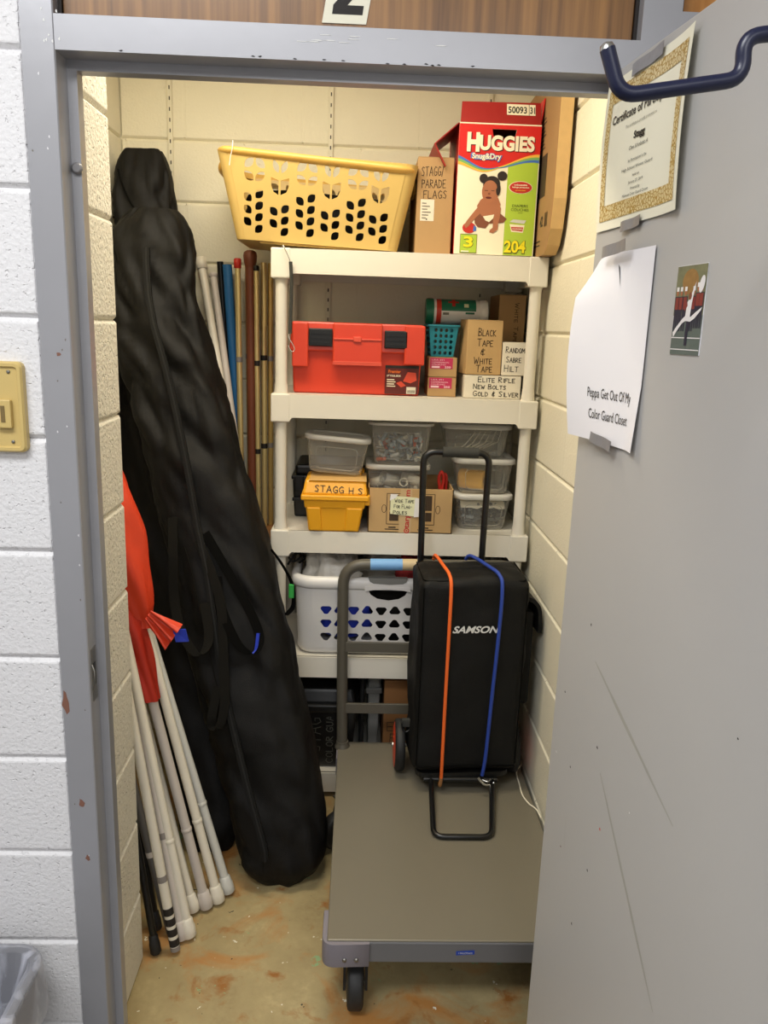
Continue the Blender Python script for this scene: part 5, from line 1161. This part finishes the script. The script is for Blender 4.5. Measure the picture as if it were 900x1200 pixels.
for x in (.644, 1.012):
    w = MB(); s = -1 if x < .8 else 1
    w.lathe([(.014, -.015), (.074, -.016), (.081, -.012), (.083, -.004), (.083, .004), (.081, .012), (.074, .016), (.014, .015)], (x, .975, cz + .0838), (1, 0, 0), 32, 'rubber'); wh = w.build('wheel', 'rubber', t)
    w = MB(); w.lathe([(.072, .0160), (.060, .0185), (.02, .019), (.008, .020)], (x, .975, cz + .0838), (s, 0, 0), 28, 'orange_hub'); w.lathe([(.008, .019), (.008, .025), (.004, .027)], (x, .975, cz + .0838), (s, 0, 0), 12, 'chrome'); lab(w.build('hub', 'orange_hub', wh), 'orange red hub with steel axle cap')
w = MB(); w.tube([(.655, .975, cz + .0838), (1.0, .975, cz + .0838)], .007, 'steel', 10); w.build('axle', 'steel', t)
w = MB(); w.box(.648, .676, .94, .955, .385, .412, .003, 'foam'); w.tube(smooth_path([(.648, .938, .400), (.650, .934, .383), (.662, .932, .374), (.674, .934, .383), (.676, .938, .400)]), .003, 'blackgloss', 8); w.build('strap_buckle', 'foam', t)
# bag
t = thing('speaker_bag', (.83, .95, .29), 'black padded speaker bag strapped upright on the luggage cart', 'bag')
sx0, sx1, sy0, sy1, sz0, sz1 = .670, 1.000, .835, 1.035, .290, .922
def puff(mb, x0, x1, y0, y1, z0, z1, m, amp, seed, r=.03):
    rings = []; cx, cy = (x0 + x1) / 2, (y0 + y1) / 2; prof = []
    for k in range(6): a = PI / 2 * k / 5; prof.append((z0 + r * (1 - math.sin(a)) if False else z0 + r - r * math.cos(a), r * (1 - math.sin(a))))
    nz = max(4, int((z1 - z0) / .022))
    for k in range(1, nz): prof.append((z0 + r + (z1 - z0 - 2 * r) * k / nz, 0))
    for k in range(6): a = PI / 2 * k / 5; prof.append((z1 - r + r * math.sin(a), r * (1 - math.cos(a))))
    for q in (.25, .5, .75, .97): prof.append((z1 + .004 * q, r + (min(x1 - x0, y1 - y0) / 2 - r) * q))
    for z, ins in prof:
        wx, wy = x1 - x0 - 2 * ins, y1 - y0 - 2 * ins
        rg = rring(cx, cy, wx, wy, min(r * .8, wx * .3, wy * .3), z, 5); dense = []
        for i, (a, b) in enumerate(zip(rg, rg[1:] + rg[:1])):
            q = 1 if i % 6 != 5 else 14; dense += [a.lerp(b, j / q) for j in range(q)]
        out = []; kk = (z - z0) / (z1 - z0)
        for p in dense:
            d = p - V((cx, cy, z)); d = d.normalized() if d.length > 1e-5 else V((0, 0, 1))
            e = amp * noise.noise(V((p.x * 9, p.y * 9 + seed, p.z * 8))) + amp * .5 * noise.noise(V((p.x * 24, p.y * 24, p.z * 22 + seed))) * (1.5 if kk > .85 else .6)
            up_ = .007 * noise.noise(V((p.x * 14, p.y * 14, seed))) + .004 * noise.noise(V((p.x * 34, p.y * 34, seed))) if kk > .93 else 0
            out.append(p + d * e + V((0, 0, up_)))
        rings.append(out)
    mb.loft(rings, m)
w = MB(); puff(w, sx0, sx1, sy0, sy1, sz0, sz1, 'samson', .0075, 1.3); w.xf(MS); bag = w.build('bag_body', 'samson', t)
w = MB()
for x in (sx0 + .010, sx1 - .010):
    w.tube([(x, sy0 + .0005, sz0 + .03), (x, sy0 - .003, .6), (x, sy0 + .0005, sz1 - .03)], .0018, 'web', 6)
w.tube(round_path([(sx0 + .01, sy1 - .03, sz1 - .001), (sx0 + .01, sy0 + .012, sz1 - .012), (sx1 - .01, sy0 + .012, sz1 - .012), (sx1 - .01, sy1 - .03, sz1 - .001)], .02), .0018, 'web', 6); w.tube([(sx0 + .012, sy0 - .001, sz0 + .022), (sx1 - .012, sy0 - .001, sz0 + .022)], .002, 'web', 6)
w.xf(MS); w.build('piping', 'web', t)
w = MB(); puff(w, sx1 - .004, sx1 + .032, sy0 + .045, sy1 - .02, .495, .80, 'samson', .003, 4.4, r=.014); w.xf(MS); pk = w.build('side_pocket', 'samson', t)
w = MB(); P = smooth_path([(sx1 - .003, .95, .845), (sx1 + .022, .95, .838), (sx1 + .043, .95, .812), (sx1 + .049, .95, .765), (sx1 + .050, .95, .735)], 5); w.ribbon(P, V((0, .075, 0)), .006, 'samson'); w.xf(MS); w.build('pocket_flap', 'samson', pk)
F = Face(MS @ V((sx0 + .012, sy0 - .0055, .756)), MS.to_3x3() @ V((1, 0, 0)), (0, 0, 1)); w = MB(); txt(w, F, 'SAMSON', .158, 0, .0215, 'white_print', 5, .142, .03, shear=.32); w.build('logo_lettering', 'white_print', t)
w = MB(); w.tube(smooth_path([(sx1 - .01, .90, .31), (sx1 + .012, .90, .34), (sx1 + .02, .90, .325), (sx1 + .004, .90, .305)]), .003, 'web', 8); w.xf(MS); w.build('zip_pull', 'web', t)
# bungee cords
t = thing('bungee_cord', (.77, .83, .26), 'orange bungee cord stretched over the front of the speaker bag', 'bungee cord', 'bungee cords on the speaker bag')
w = MB(); w.tube(smooth_path([(.735, 1.050, .915), (.738, 1.02, .936), (.752, .90, .937), (.762, .836, .930), (.766, .812, .895), (.766, .808, .76), (.766, .811, .55), (.767, .816, .36), (.768, .822, .280)], 6), .0052, 'orange_cord', 10); w.build('cord', 'orange_cord', t)
w = MB(); w.tube(smooth_path([(.768, .824, .284), (.767, .824, .268), (.766, .826, .255), (.766, .836, .249), (.766, .846, .252)]), [.006, .0065, .006, .005, .004] * 6 + [.004, .004, .003], 'beige_dark', 8) if False else w.tube(smooth_path([(.768, .824, .286), (.767, .823, .268), (.766, .826, .252), (.766, .838, .247), (.766, .850, .252)], 4), .0058, 'card3', 8); w.build('end_hook', 'card3', t)
t = thing('bungee_cord', (.91, .83, .26), 'blue bungee cord stretched over the front of the speaker bag', 'bungee cord', 'bungee cords on the speaker bag')
w = MB(); w.tube(smooth_path([(.838, 1.050, .918), (.850, 1.02, .937), (.890, .90, .938), (.910, .846, .931), (.917, .822, .897), (.915, .818, .76), (.908, .822, .55), (.902, .826, .36), (.896, .831, .285)], 6), .0056, 'blue_cord', 10); w.build('cord', 'blue_cord', t)
w = MB(); w.tube(smooth_path([(.880, .815, .288), (.890, .815, .275), (.905, .812, .264), (.925, .815, .264), (.932, .818, .270)], 4), .004, 'chrome', 8); w.tube(smooth_path([(.896, .82, .276), (.912, .814, .274), (.920, .812, .286)], 4), .003, 'chrome', 8); lab(w.build('end_hook', 'chrome', t), 'bright metal end hook')
w = MB(); w.tube(smooth_path([(1.052, .99, cz + .0045), (1.030, .95, cz + .0045), (1.026, .88, cz + .004), (1.024, .82, cz + .004), (1.034, .775, cz + .004), (1.046, .755, cz + .004), (1.053, .735, cz + .004), (1.056, .70, cz + .0035)], 7), .0024, 'pvc', 8)
tag(w.build('cable', 'pvc', None, (1.035, .85, cz)), 'thin white cable lying on the right side of the platform cart', 'cable')

# ------------------------------------------------------------------ long black bags
def interp(tab, z):
    for a, b in zip(tab, tab[1:]):
        if a[0] <= z <= b[0]:
            k = (z - a[0]) / (b[0] - a[0]); return [a[i] + (b[i] - a[i]) * k for i in range(1, len(a))]
    return list(tab[-1][1:] if z > tab[-1][0] else tab[0][1:])
def long_bag(mb, tab, m, amp, seed, nz=110, seg=72, e=.72):
    zs = [tab[0][0] + (tab[-1][0] - tab[0][0]) * i / nz for i in range(nz + 1)]
    # smooth the table
    S = []
    for z in zs:
        acc = [0, 0, 0, 0]; wsum = 0
        for d in range(-6, 7):
            q = interp(tab, min(max(z + d * .014, tab[0][0]), tab[-1][0])); g = math.exp(-d * d / 16.)
            acc = [x + g * y for x, y in zip(acc, q)]; wsum += g
        S.append([x / wsum for x in acc])
    rings = []
    for i, (z, (cx, cy, hw, hd)) in enumerate(zip(zs, S)):
        k = i / nz; r = []
        end = (k / .035) ** .5 if k < .035 else max(0, 1 - ((k - .945) / .055) ** 2.2) ** .5 if k > .945 else 1; end = max(end, .25)
        for j in range(seg):
            a = 2 * PI * j / seg; c, s = math.cos(a), math.sin(a)
            X = math.copysign(abs(c) ** e, c); Y = math.copysign(abs(s) ** e, s)
            f = V((X * 1.5, Y * 1.5, z * 7.5 + X * 1.1 + seed)); d = amp * (.9 * noise.noise(f) + .5 * noise.noise(f * 2.1 + V((seed, 0, 0))) - 2.6 * max(0, .20 - abs(noise.noise(f * .8 + V((0, seed, 2))))) - 1.2 * max(0, .16 - abs(noise.noise(f * 1.9 + V((seed, 3, 0))))))
            # diagonal creases
            d += amp * .35 * math.sin(z * 17 + X * 3.2 + 2 * noise.noise(V((X, Y, z * 3)))) * (.4 + .6 * noise.noise(V((z * 2.2, X + seed, 0))))
            d *= 1 + .6 * min(1, max(0, (z - 1.1) / .3))
            r.append(V((cx + (hw * X + d * X * .6) * (.55 + .45 * end if end < 1 else 1), cy + (hd * Y + d * math.copysign(1, Y) * abs(Y)) * (.5 + .5 * end), z)))
        rings.append(r)
    mb.loft(rings, m); return S, zs
tabA = [(.004, .285, .745, .125, .105), (.155, .285, .775, .140, .115), (.41, .213, .85, .160, .115), (.61, .152, .905, .160, .112), (.93, .072, 1.00, .160, .105), (1.05, .026, 1.04, .156, .10), (1.22, -.024, 1.09, .152, .10), (1.445, -.092, 1.16, .146, .10), (1.61, -.147, 1.21, .140, .10), (1.70, -.168, 1.24, .136, .10), (1.80, -.178, 1.265, .134, .095), (1.90, -.178, 1.285, .128, .09), (1.965, -.172, 1.295, .105, .08)]
t = thing('equipment_bag', (.285, .745, 0), 'long black zipped equipment bag leaning at front, right of the flag poles', 'equipment bag', 'long black equipment bags')
w = MB(); SA, ZA = long_bag(w, tabA, 'nylon', .017, 2.7); w.build('bag_body', 'nylon', t)
def frontA(z, u, off=.012):           # point on the bag front; u in -1..1 across
    cx, cy, hw, hd = interp(tabA, z); return V((cx + hw * u, cy - (hd + off) * (1 - abs(u) ** 2.8) ** .36, z))
w = MB(); zp = []
for k in range(61):
    z = 1.84 - 1.72 * k / 60; u = -.05 + .12 * math.sin(k * .09) - .25 * min(1, (1.84 - z) / .9) + .0 * k; zp.append(frontA(z, u + .12, .020))
w.ribbon(zp, V((.010, 0, 0)), .006, 'nylon2'); zo = w.build('zip_placket', 'nylon2', t)
w = MB(); w.ribbon([p + V((.001, -.0068, 0)) for p in zp], V((.0022, 0, 0)), .001, 'blackm'); w.build('zip_teeth', 'blackm', zo)
w = MB(); zp2 = [frontA(.98 - .9 * k / 30, -.46 + .14 * k / 30, .017) for k in range(31)]; w.tube(zp2, .0016, 'webgrey', 6); w.build('seam', 'webgrey', t)
def strap(par, pts, wd, m='web', name='strap', thick=.0016, wv_=(1, 0, .25)):
    w = MB(); P = smooth_path(pts, 7); w.ribbon(P, V(wv_).normalized() * wd, thick, m); return w.build(name, m, par)
strap(t, [frontA(1.02, .02, .018), frontA(.90, .28, .030), frontA(.80, .52, .040), frontA(.735, .58, .046), frontA(.70, .42, .048), frontA(.725, .16, .040), frontA(.83, -.02, .03), frontA(.90, .02, .022)], .014)
strap(t, [frontA(1.00, -.15, .022), frontA(.85, .0, .032), frontA(.70, -.12, .034), frontA(.56, -.30, .036), frontA(.49, -.52, .036), frontA(.485, -.66, .034), frontA(.52, -.60, .04), frontA(.60, -.36, .03)], .014, 'webgrey')
strap(t, [frontA(1.06, -.52, .022), frontA(.95, -.70, .05), frontA(.83, -.86, .07), frontA(.745, -.80, .08), frontA(.70, -.55, .075), frontA(.735, -.32, .05), frontA(.83, -.30, .03)], .014, 'webgrey')
w = MB(); w.ribbon(smooth_path([frontA(.752, .58, .052), frontA(.715, .50, .054), frontA(.700, .42, .054)], 5), V((.004, 0, .006)), .0022, 'blue_cloth'); lab(w.build('edge_tape', 'blue_cloth', t), 'bright blue edging on a carry strap')
strap(t, [(.232, .94, .965), (.262, .925, .930), (.292, .915, .880), (.302, .912, .835), (.300, .912, .795), (.284, .918, .772), (.276, .93, .765)], .011, 'web', 'side_strap', .0016, (.6, -1, 0))
w = MB(); w.box(.288, .304, .901, .912, .825, .868, .002); lab(w.build('tag', 'green_tag', t), 'green tag on the side strap')
tabB = [(.004, .055, .868, .10, .075), (.30, -.005, 1.0, .115, .08), (.55, -.055, 1.10, .125, .082), (1.0, -.150, 1.27, .145, .082), (1.5, -.200, 1.385, .138, .08), (1.85, -.234, 1.45, .110, .078), (2.05, -.252, 1.475, .098, .072), (2.175, -.252, 1.49, .090, .062)]
t = thing('equipment_bag', (.055, .87, 0), 'longer black equipment bag leaning in the left corner behind the front bag', 'equipment bag', 'long black equipment bags')
w = MB(); long_bag(w, tabB, 'nylon', .013, 9.3); w.build('bag_body', 'nylon', t)
w = MB(); 
for k in range(1): w.tube(smooth_path([(-.315, 1.405, 2.10), (-.30, 1.397, 2.05), (-.27, 1.392, 1.99), (-.235, 1.39, 1.95), (-.20, 1.392, 1.93)]), .003, 'web', 8); w.tube(smooth_path([(-.345, 1.44, 1.955), (-.28, 1.385, 1.96), (-.20, 1.39, 1.945), (-.155, 1.42, 1.955)]), .004, 'web', 8)
w.build('drawstring', 'web', t)

# ------------------------------------------------------------------ flag poles leaning on the left
def pole(name, b, d, z1, r, m, label, cat='flag pole', group='white flag poles at the left', cap=True, bands=(), ring=None):
    b = V(b); d = V(d)
    P = lambda z: V((b.x + d.x * z, b.y + d.y * z, z))
    ax = V((d.x, d.y, 1)).normalized()
    t = thing(name, (b.x, b.y, 0), label, cat, group)
    w = MB(); w.tube([P(.012), P(z1)], r, m, 16); sh = w.build('shaft', m, t)
    if cap:
        w = MB(); w.lathe([(r * 1.25, .0), (r * 1.5, .004), (r * 1.5, .028), (r * 1.32, .036), (r * 1.3, .048), (r * 1.05, .052)], P(.002 + abs(d.x) * r * 1.5), ax, 18, cap if isinstance(cap, str) else m); w.build('end_cap', m if cap is True else cap, t)
    for za, zb, bm_ in bands:
        w = MB(); w.tube([P(za), P(zb)], r * 1.06, bm_, 16, False); w.build('tape_band', bm_, t)
    if ring:
        w = MB(); w.lathe([(r * 1.02, 0), (r * 1.12, .002), (r * 1.12, .010), (r * 1.02, .012)], P(ring), ax, 16, m, False); w.build('ferrule', m, t)
    return t, P
pole('flag_pole', (.121, .605), (-.256, .11), 1.72, .0128, 'pole_white', 'cream white flag pole second from right at the floor, holding the orange silk', ring=.245)
tp8 = bpy.data.objects['flag_pole']; P8 = lambda z: V((.121 - .256 * z, .605 + .11 * z, z))
t7, P7 = pole('flag_pole', (.091, .581), (-.245, .10), 1.70, .0132, 'pole_grey', 'greyish flag pole third from right at the floor, wrapped in deep red silk', ring=.235)
pole('flag_pole', (.144, .643), (-.300, .127), 1.55, .0128, 'pole_clear', 'bluish white flag pole, rightmost of the leaning bundle', ring=.27)
pole('flag_pole', (.057, .566), (-.262, .17), 1.45, .0128, 'pole_white', 'white flag pole half hidden behind the pole with the tape band', ring=None)
pole('flag_pole', (.065, .470), (-.228, .185), 1.72, .0135, 'pole_white', 'white flag pole with capped foot nearest the door, middle of bundle', ring=.26)
pole('flag_pole', (.046, .462), (-.205, .20), 1.70, .0125, 'pole_grey', 'white flag pole mostly hidden behind the black-striped pole', bands=((.275, .292, 'band'),))
pole('flag_pole', (.040, .417), (-.170, .10), 1.80, .0125, 'pole_white', 'white flag pole with black stripes at the foot', 'flag pole', 'white flag poles at the left', False, tuple([(.026 + .029 * k, .046 + .029 * k, 'ink') for k in range(4)] + [(.205, .222, 'band'), (.012, .024, 'band')]))
pole('flag_pole', (.013, .480), (-.245, .13), 1.45, .0115, 'pole_dark', 'dark grey flag pole between the black rod and the striped pole', 'flag pole', 'dark poles at the left', False, ((.225, .24, 'pole_grey'),))
pole('flag_pole', (-.011, .413), (-.175, .16), 1.75, .0095, 'blackgloss', 'black rod with rubber foot, leftmost of the leaning poles', 'flag pole', 'dark poles at the left', 'rubber')
pole('flag_pole', (-.030, .50), (-.17, .16), 1.70, .0095, 'blackgloss', 'black rod half hidden behind the rubber-footed rod', 'flag pole', 'dark poles at the left', 'rubber')
def silk(mb, P, zs, rad, m, seed, seg=40, lobes=7, amp=.25, dx=None):
    rings = []
    for i, z in enumerate(zs):
        c = P(z); r0 = rad[i]; rg = []
        for k in range(seg):
            a = 2 * PI * k / seg; r = r0 * (1 + amp * .5 * math.sin(a * lobes + seed + z * 12) + amp * noise.noise(V((math.cos(a) * 1.5, math.sin(a) * 1.5, z * 9 + seed))))
            o = V(dx[i]) if dx else V((0, 0, 0)); rg.append(c + o + V((r * math.cos(a), r * math.sin(a), 0)))
        rings.append(rg)
    mb.loft(rings, m)
w = MB(); zs = [1.34 - .52 * k / 26 for k in range(27)]
rad = [.022 + .042 * math.sin(PI * min(1, k / 25)) ** .7 for k in range(27)]
silk(w, P8, zs, rad, 'silk', 1.2, amp=.16, lobes=5, dx=[(.006, -.03, 0)] * 27)
fl = w.build('flag_silk', 'silk', tp8); lab(fl, 'orange red silk wrapped round the pole')
w = MB(); o = P8(.86) + V((.035, -.06, 0)); rings = []
for k in range(9):
    q = k / 8; c = o + V((.068 * q, -.01 * q, -.060 * q)); wd = .018 + .024 * q
    rings.append([c + V((.5, 0, .75)).normalized() * wd * s_ + V((0, -.012 * math.sin(s_ * 9 + q * 2) * (.3 + q), 0)) for s_ in [-1 + 2 * j / 16 for j in range(17)]])
w.loft(rings, 'silk', False, False); w.add([p + V((0, .002, 0)) for r in rings for p in r], [(i * 17 + j, i * 17 + j + 17, i * 17 + j + 18, i * 17 + j + 1) for i in range(8) for j in range(16)], 'silk', True); lab(w.build('silk_tail', 'silk', tp8), 'frayed orange tail of the silk')
w = MB(); c = o + V((.086, -.004, -.058)); w.add([c + V((-.02, .004, .02)), c + V((.014, .0, .022)), c + V((.022, 0, -.012)), c + V((-.012, 0, -.014)), c + V((-.02, .008, .02)), c + V((.014, .006, .022)), c + V((.022, .006, -.012)), c + V((-.012, .006, -.014))], [(0, 1, 2, 3), (7, 6, 5, 4), (0, 4, 5, 1), (1, 5, 6, 2), (2, 6, 7, 3), (3, 7, 4, 0)], 'blue_cloth'); lab(w.build('corner_patch', 'blue_cloth', tp8), 'bright blue corner of the silk')
w = MB(); zs = [1.05 - .43 * k / 20 for k in range(21)]; rad = [.020 + .012 * math.sin(PI * k / 22) for k in range(21)]
silk(w, P7, zs, rad, 'silk2', 4.2, amp=.2, lobes=5, dx=[(.0, -.004, 0)] * 21); lab(w.build('flag_silk', 'silk2', t7), 'deep red silk wrapped round the pole')

# ------------------------------------------------------------------ upright rods between the bags and the shelf
t, F = carton('cardboard_box', .022, .196, 1.38, 1.585, .001, .885, 'card3', 'tall dark brown carton under the brass rods beside the shelving')
def rod(b, top, r, m, label, cat='rod', group=None, tip=None, tip_m=None, bands=(), name='rod', knob=False):
    b, top = V(b), V(top); ax = (top - b).normalized(); L_ = (top - b).length
    t = thing(name, tuple(b), label, cat, group)
    w = MB(); w.tube([b, top], r, m, 16); w.build('shaft', m, t)
    if tip:
        cr_ = 1.45 if tip > .035 else 1.25
        w = MB(); w.lathe([(r * 1.05, 0), (r * cr_, .002), (r * cr_, tip), (r * .9, tip + .004)], top - ax * tip * .8, ax, 16, tip_m); w.build('end_cap', tip_m, t)
    if knob:
        w = MB(); w.lathe([(r, 0), (r * 1.35, .02), (r * 1.45, .040), (r * 1.3, .052), (r * .7, .058)], top - ax * .05, ax, 18, m); w.build('knob', m, t)
    for z, bm_ in bands:
        k = (z - b.z) / ax.z; w = MB(); w.tube([b + ax * (k - .009), b + ax * (k + .009)], r * 1.12, bm_, 14, False); w.build('tape_band', bm_, t)
    return t
gz = .886
G2 = 'brass rods beside the shelving'
rod((.30, 1.005, 0), (-.082, 1.555, 1.835), .0135, 'pole_white', 'white capped pole leaning just right of the black bags', 'flag pole', 'white poles beside the bags', .040, 'pole_white', name='flag_pole')
rod((.268, 1.035, 0), (-.043, 1.575, 1.79), .0125, 'pole_grey', 'greyish white pole leaning between white capped pole and blue pole', 'flag pole', 'white poles beside the bags', .012, 'pole_grey', name='flag_pole')
rod((.033, 1.570, gz), (-.018, 1.570, 1.835), .0115, 'blackgloss', 'black rod hidden between the white poles and the blue rod')
rod((.062, 1.555, gz), (.0095, 1.555, 1.825), .0165, 'blue_pole', 'thick blue rod standing left of the red-capped brass rod')
rod((.060, 1.520, gz), (.051, 1.520, 1.835), .0105, 'gold', 'brass rod with red cap beside the blue rod', 'rod', G2, .030, 'redtip', ((1.50, 'band'),))
rod((.082, 1.575, gz), (.077, 1.575, 1.835), .0085, 'darkgold', 'brass rod half hidden left of the brown wooden rod', 'rod', G2, bands=((1.51, 'band'),))
rod((.100, 1.525, gz), (.094, 1.525, 1.865), .0165, 'brown', 'brown wooden rod with knob end among the brass rods', knob=True)
rod((.124, 1.500, gz), (.118, 1.500, 1.815), .0085, 'gold', 'brass rod with black tip right of the brown wooden rod', 'rod', G2, .014, 'black', ((1.49, 'ink'), (1.175, 'ink')))
rod((.141, 1.540, gz), (.139, 1.540, 1.835), .0105, 'gold', 'thicker brass rod with black bands second from shelf post', 'rod', G2, bands=((1.508, 'ink'), (1.19, 'ink')))
rod((.162, 1.560, gz), (.160, 1.560, 1.835), .0095, 'darkgold', 'brass rod with grey bands nearest the shelf post', 'rod', G2, bands=((1.505, 'band'), (1.19, 'band')))

# ------------------------------------------------------------------ light
def area(name, loc, sx, sy, power, col, rot=(0, 0, 0)):
    l = bpy.data.lights.new(name, 'AREA'); l.shape = 'RECTANGLE'; l.size = sx; l.size_y = sy; l.energy = power; l.color = col
    o = bpy.data.objects.new(name, l); COL.objects.link(o); o.location = loc; o.rotation_euler = rot
    return o
area('closet_ceiling_lamp', (.24, .60, CZ - .06), .8, .25, 20, (1, .90, .71))
area('hall_ceiling_lamp', (-.3, -1.3, 2.86), 1.2, .6, 44, (.98, .99, 1))
area('hall_ceiling_lamp', (.9, -3.0, 2.86), 1.2, .6, 44, (.98, .99, 1))
wd = bpy.data.worlds.new('world'); SC.world = wd; wd.use_nodes = True
wd.node_tree.nodes['Background'].inputs[0].default_value = (1, .97, .93, 1); wd.node_tree.nodes['Background'].inputs[1].default_value = .05
vs_ = SC.view_settings; vs_.view_transform = 'Standard'; vs_.look = 'None'; vs_.gamma = 1; vs_.use_curve_mapping = False; vs_.exposure = 0.0
